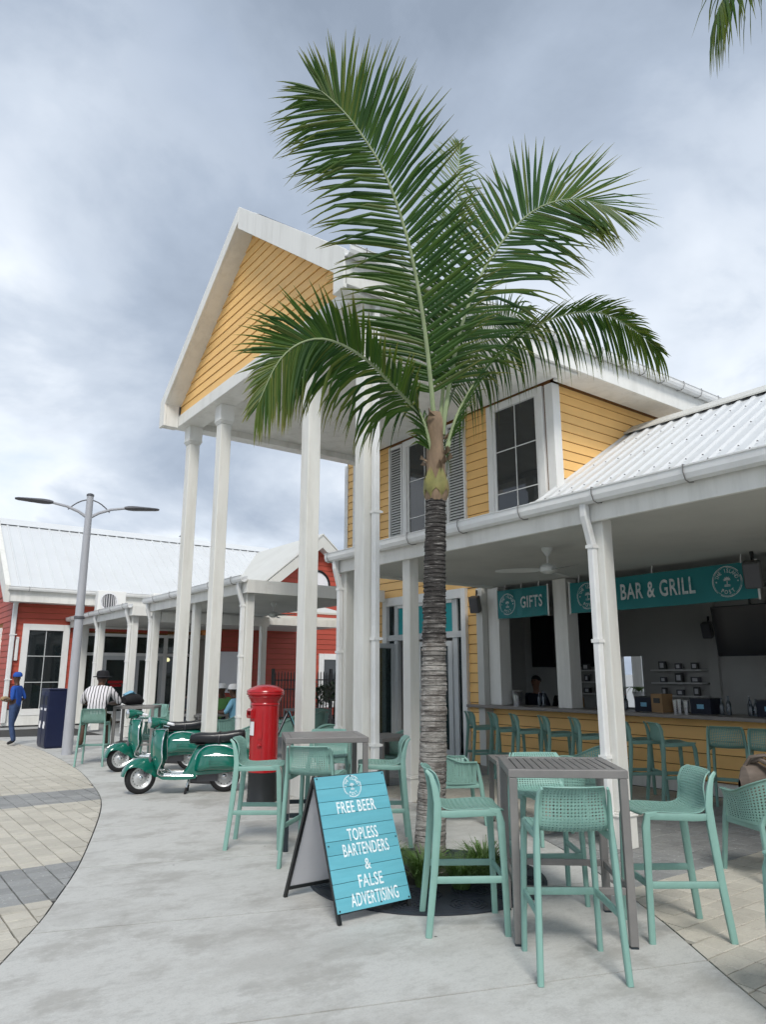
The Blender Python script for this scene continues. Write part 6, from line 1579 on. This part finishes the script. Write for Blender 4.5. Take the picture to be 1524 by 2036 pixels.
# bar staff
J = dict(STAND); J.update(wL=(.2,.14,1.06,.033), wR=(.22,-.12,1.08,.033))
pm = person((11.0, 9.85, -.22), 190, J, EDG(), dict(shirt='cdark', pants='cdark', skin='skinb', shoe='shoe'), 'bartender in a dark shirt standing behind the bar under the gifts sign')
head_bits(pm, (.02,0,1.665), 'skinb'); hand(pm, (.2,.14,1.06), (1,-.3,-.2), (0,0,-1), 'skinb', .4, 1); hand(pm, (.22,-.12,1.08), (1,.3,-.2), (0,0,-1), 'skinb', .4, -1)
J = {k: (v[0]*.9, v[1]*.9, v[2]*.9, v[3]*.9) for k, v in J.items()}
pm = person((11.35, 9.45, -.12), 215, J, EDG('skin'), dict(shirt='hat', pants='cdark', skin='skin', shoe='shoe'), 'shorter bar worker with tied-up hair beside the bartender')
head_bits(pm, (.018,0,1.5), 'skin')
m = MB(); m.sphere((-.03,0,1.62), .06, 10); m.build('hair_bun', MT['hat'], pm)
# ================================================================ SIGNS, FANS, SPEAKERS, BAR THINGS
def banner(y0, y1, z0, z1, x, label, texts, logos):
    b = empty('hanging_banner', (x, (y0+y1)/2, z0), 0, label, 'sign', 'teal banners over the bar')
    off = -Vector((x, (y0+y1)/2, z0))
    m = MB(); n = 24; rows = []
    for zz in (z0, z1):
        rows.append([(x + .012*math.sin(k*.9) + .006*math.sin(k*2.3+1)*(1 if zz == z0 else .5), y1+(y0-y1)*k/n, zz - (.012*math.sin(math.pi*k/n) if zz == z0 else 0)) for k in range(n+1)])
    m.grid(rows, 0, True); m.grid([[(p[0]+.004, p[1], p[2]) for p in r] for r in reversed(rows)], 0, True)
    o = m.build('cloth', MT['teal'], b); o.location = off
    for yy in (y0, y1):
        m = MB(); m.tube([(x, yy, z0-.02), (x, yy, z1+.02)], .014, 8); q = m.build('pole', MT['trim'], b); q.location = off
    for k in range(3):
        yy = y0+.2+(y1-y0-.4)*k/2; m = MB(); m.tube([(x, yy, z1-.01), (x, yy, z1+.03), (x+.02, yy, 3.16)], .008, 6); q = m.build('hanger', MT['trim'], b); q.location = off
    m = MB()
    for t, yy, zz, s, wd in texts: text_mb(m, t, s, frame_mat((x-.024, yy, zz), (0,-1,0), (0,0,1)), 0, .66, .02, 1.1, wd)
    q = m.build('lettering', MT['printg'], b); q.location = off
    for yy, zz, r_ in logos:
        m = MB(); logo(m, frame_mat((x-.024, yy, zz), (0,-1,0), (0,0,1)), r_); q = tag(m.build('emblem', MT['printg'], b), kind='stuff'); q.location = off
banner(4.62, 7.70, 2.56, 3.05, 9.50, 'long teal banner reading BAR & GRILL over the bar opening', [('BAR & GRILL', 6.10, 2.80, .33, 1.22)], [(5.02, 2.81, .21), (7.32, 2.81, .21)])
banner(8.16, 9.36, 2.57, 3.07, 9.50, 'short teal banner reading GIFTS over the left bar bay', [('GIFTS', 8.52, 2.81, .28, .50)], [(9.08, 2.81, .19)])
def fan(x, y, z, label, rot=0):
    f = empty('ceiling_fan', (x, y, z), rot, label, 'ceiling fan', 'porch ceiling fans')
    m = MB(); m.lathe([(.075,0),(.07,-.03),(.03,-.09),(.03,-.1)], (0,0,0), 18); m.build('canopy', MT['fan'], f)
    m = MB(); m.tube([(0,0,-.08),(0,0,-.22)], .013, 8); m.build('rod', MT['fan'], f)
    m = MB(); m.lathe([(.03,-.2),(.09,-.225),(.11,-.26),(.1,-.3),(.04,-.33),(0,-.335)], (0,0,0), 22); m.build('motor', MT['fan'], f)
    for k in range(3):
        a = 2*math.pi*k/3; m = MB(); rows = []
        for t, w, tw in ((.09,.03,.1),(.16,.06,.14),(.35,.075,.13),(.58,.062,.1),(.66,.035,.08)):
            c = Vector((math.cos(a), math.sin(a), 0)); s = Vector((-math.sin(a), math.cos(a), 0))
            rows.append([c*t + s*w*q + Vector((0,0,-.275+w*q*tw*2 - .02*t)) for q in (-1,-.4,.4,1)])
        m.grid(rows, 0, True); m.grid([[Vector(p)-Vector((0,0,.006)) for p in r] for r in reversed(rows)], 0, True); m.build('blade', MT['fan'], f)
fan(7.05, 6.03, 3.16, 'white three-blade ceiling fan under the bar porch', R(20))
fan(7.7, 14.6, 3.16, 'white ceiling fan under the shop porch behind the pillar box', R(50))
fan(8.5, 3.4, 3.16, 'white ceiling fan under the bar porch at the right picture edge', R(80))
def speaker(x, y, z, deg, label, tilt=18, s=1):
    e_ = empty('wall_speaker', (x, y, z), R(deg), label, 'speaker', 'grey loudspeakers'); e_.scale = (s,)*3
    T = Matrix.Rotation(R(tilt), 4, 'Y')
    m = MB(); m.box(-.02,.15,-.09,.09,-.16,.14, mat=T); m.build('cabinet', MT['speaker'], e_, bevel=.02)
    m = MB(); m.box(.151,.165,-.08,.08,-.145,.125, mat=T); m.build('grille', MT['lampd'], e_, bevel=.006)
    m = MB(); m.tube([(-.0,0,.1),(-.02,0,.2),(-.05,0,.21)], .014, 6); m.tube([(-.03,0,.16),(-.03,.0,.24)], .02, 6); m.build('bracket', MT['black'], e_)
speaker(9.38, 9.78, 2.88, 205, 'grey loudspeaker on the yellow wall right of the entrance')
speaker(9.36, 4.60, 2.88, 200, 'grey loudspeaker over the right end of the bar banner', s=1.15)
speaker(13.46, 7.6, 2.45, 190, 'dim loudspeaker on the bar back wall left of the large screen')
def tv(x, y, z, w, h, label, tilt=0, hang=False):
    t = empty('wall_screen', (x, y, z), 0, label, 'television', 'dark screens in the bar'); T = Matrix.Rotation(R(tilt), 4, 'Y')
    m = MB(); m.box(0,.05,-w/2,w/2,-h/2,h/2, mat=T); m.build('casing', MT['black'], t, bevel=.004)
    m = MB(); m.box(-.004,-.001,-w/2+.015,w/2-.015,-h/2+.015,h/2-.015, mat=T); m.build('screen', MT['screen'], t)
    m = MB()
    if hang: m.tube([(.06,0,h*.2),(.09,0,3.16-z)], .02, 8)
    else: m.box(.05,.09,-.1,.1,-.1,.1)
    m.build('mount', MT['black'], t)
tv(13.5, 11.85, 2.35, .68, 1.2, 'tall dark screen on the back wall under the GIFTS banner')
tv(13.5, 10.55, 2.35, .55, 1.2, 'tall dark screen beside the bar post, under the left end of BAR & GRILL')
tv(12.0, 6.05, 2.30, 1.25, .84, 'large tilted dark screen hanging at the right of the bar', tilt=-8, hang=True)
# goods on the counter
CZ = 1.051
def thing1(name, label, cat, x, y, parts, rz=0, group=None, z=CZ):
    e_ = empty(name, (x, y, z), rz, label, cat, group)
    for nm, mb, mat in parts: mb.build(nm, mat, e_)
    return e_
def L(prof, n=16, c=(0,0,0)): return MB().lathe(prof, c, n)
thing1('ice_bucket', 'pale ice bucket on the bar counter left of the bartender', 'bucket', 9.78, 9.22, [('vessel', L([(.07,0),(.085,.16),(.095,.24),(.1,.245),(.085,.23),(.07,.02)]), MT['ice']), ('rim', MB().tube([(.1*math.cos(2*math.pi*k/18), .1*math.sin(2*math.pi*k/18), .245) for k in range(19)], .006, 6), MT['chrome'])])
bx_ = MB(); bx_.box(-.1,.1,-.11,.11,0,.26); bt = MB(); bt.box(-.106,-.1005,-.06,.06,.13,.2)
thing1('cardboard_box', 'brown cardboard drinks box on the bar counter', 'box', 9.74, 6.32, [('carton', bx_, MT['card']), ('hand_hole', bt, MT['black'])], R(-12))
for k, (y, lb) in enumerate(((6.62, 'black caddy on the bar beside the cardboard box'), (5.72, 'black ice caddy on the bar in the middle right'), (4.78, 'black caddy on the bar at the far right'))):
    c_ = MB(); c_.box(-.13,.13,-.15,.15,0,.2); r_ = MB(); r_.box(-.135,.135,-.155,.155,.2,.215); d_ = MB(); d_.box(-.1365,-.131,-.05,.05,.07,.13)
    thing1('bar_caddy', lb, 'caddy', 9.86, y, [('tub', c_, MT['cdark']), ('rim', r_, MT['black']), ('badge', d_, MT['clight'])], 0, 'black bar caddies')
for k, (y, h) in enumerate(((6.10,.18),(6.03,.19),(5.93,.17),(4.60,.2),(4.54,.19),(4.48,.2))):
    thing1('steel_cup', ['upright steel cup right of the cardboard box, nearest it', 'second steel cup right of the cardboard box', 'third steel cup right of the cardboard box', 'first of the steel cups at the far right of the bar', 'second of the steel cups at the far right of the bar', 'third of the steel cups at the far right of the bar'][k], 'cup', 9.72, y, [('cup', L([(.03,0),(.042,h),(.044,h),(.036,h-.01),(.028,.01)], 14), MT['ice']), ('lip', MB().tube([(.043*math.cos(2*math.pi*q/14), .043*math.sin(2*math.pi*q/14), h) for q in range(15)], .003, 5), MT['chrome'])], 0, 'steel cups on the bar')
bottles = [(8.72,.24),(8.62,.26),(5.45,.22),(5.35,.25),(5.05,.2),(4.98,.22),(7.42,.14),(7.34,.12)]
blab = ['tall bottle in front of the bartender', 'second bottle in front of the bartender', 'bottle right of the middle caddy', 'taller bottle right of the middle caddy', 'short bottle before the large screen', 'bottle just left of the right caddy', 'small jar on the bar left of the porch post', 'smaller jar on the bar left of the porch post']
for (y, h), lb in zip(bottles, blab):
    thing1('bottle', lb, 'bottle', 9.8, y, [('glass', L([(.03,0),(.032,h*.55),(.028,h*.66),(.012,h*.78),(.012,h*.97)], 12), MT['bottle']), ('cap', L([(.014,h*.97),(.014,h),(0,h)], 10), MT['navy'])], 0, 'bottles and jars on the bar')
for k, (y, z) in enumerate([(yy, zz) for zz in (1.18,1.43,1.68) for yy in (7.95,8.3,8.65)] + [(yy, zz) for zz in (1.18,1.43,1.68) for yy in (10.2,10.55,10.85)]):
    bx_ = MB(); w = random.uniform(.05,.09); h = random.uniform(.1,.18); bx_.box(-w/2,w/2,-w,w,0,h); tp = MB(); tp.box(-w/2-.003,-w/2-.001,-w*.6,w*.6,h*.2,h*.8)
    row = ['bottom','middle','top'][(k % 9)//3]; pos = ['right','centre','left'][k % 3]; sh = 'right' if k < 9 else 'left'
    thing1('gift_box', f'small souvenir box on the {row} shelf, {pos} place, {sh} wall shelves', 'box', 13.46, y, [('carton', bx_, MT['lampd'] if k % 2 else MT['speaker']), ('print', tp, MT['plywhite'])], 0, 'souvenirs on the shelves', z)
# what shows through the opening in the back wall
pc = MB(); pc.box(17.0,17.3,11.55,11.85,0,3.2); cp = tag(pc.build('white_column', MT['white'], bevel=.01), 'white column outside, seen through the opening behind the bar', 'column')
def fern(x, y, z, label, n=26, L_=.5):
    t = empty('potted_fern', (x, y, z), 0, label, 'plant'); m = MB()
    for k in range(n):
        a = 2*math.pi*k/n + random.uniform(-.1,.1); d = V(math.cos(a), math.sin(a), 0); s = d.cross(up3)*.02; rows = []
        for j in range(6):
            v = j/5; c = d*L_*v + up3*(L_*.9*v - L_*.95*v*v); rows.append([c - s*math.sin(math.pi*min(.95,v+.1)), c + s*math.sin(math.pi*min(.95,v+.1))])
        m.grid(rows, 0, False)
    m.build('foliage', MT['grass'], t)
    m = MB(); m.lathe([(.1,-.22),(.14,0),(.12,0)], (0,0,0), 14); m.build('pot', MT['cwhite'], t)
fern(13.9, 9.55, 1.22, 'green fern standing in the opening behind the bar')

ORD = ['first','second','third','fourth','fifth','sixth','seventh','eighth','ninth','tenth','eleventh','twelfth','thirteenth','fourteenth']
for k in range(14):
    y = 3.4 + .42*k + random.uniform(-.06,.06); h = random.uniform(.22,.32); r_ = random.uniform(.03,.04)
    thing1('spirit_bottle', f'spirit bottle behind the bar, {ORD[k]} from the right in the dim row', 'bottle', 10.62, y, [('glass', L([(r_,0),(r_,h*.6),(r_*.8,h*.7),(.012,h*.8),(.012,h*.97)], 10), MT['bottle'] if k % 3 else MT['card']), ('cap', L([(.014,h*.97),(.014,h),(0,h)], 8), MT['plywhite'] if k % 2 else MT['postred'])], 0, 'spirit bottles behind the bar', .981)
for k in range(8):
    y = 3.9 + .16*k + random.uniform(-.03,.03)
    thing1('drinking_glass', f'clear drinking glass, {ORD[k]} from the right in the row on the bar', 'glass', 9.98, y, [('glass', L([(.028,0),(.036,.13),(.034,.13),(.026,.008)], 12), MT['bottle']), ('base', L([(.027,0),(.027,.008),(0,.008)], 12), MT['ice'])], 0, 'glasses on the bar')
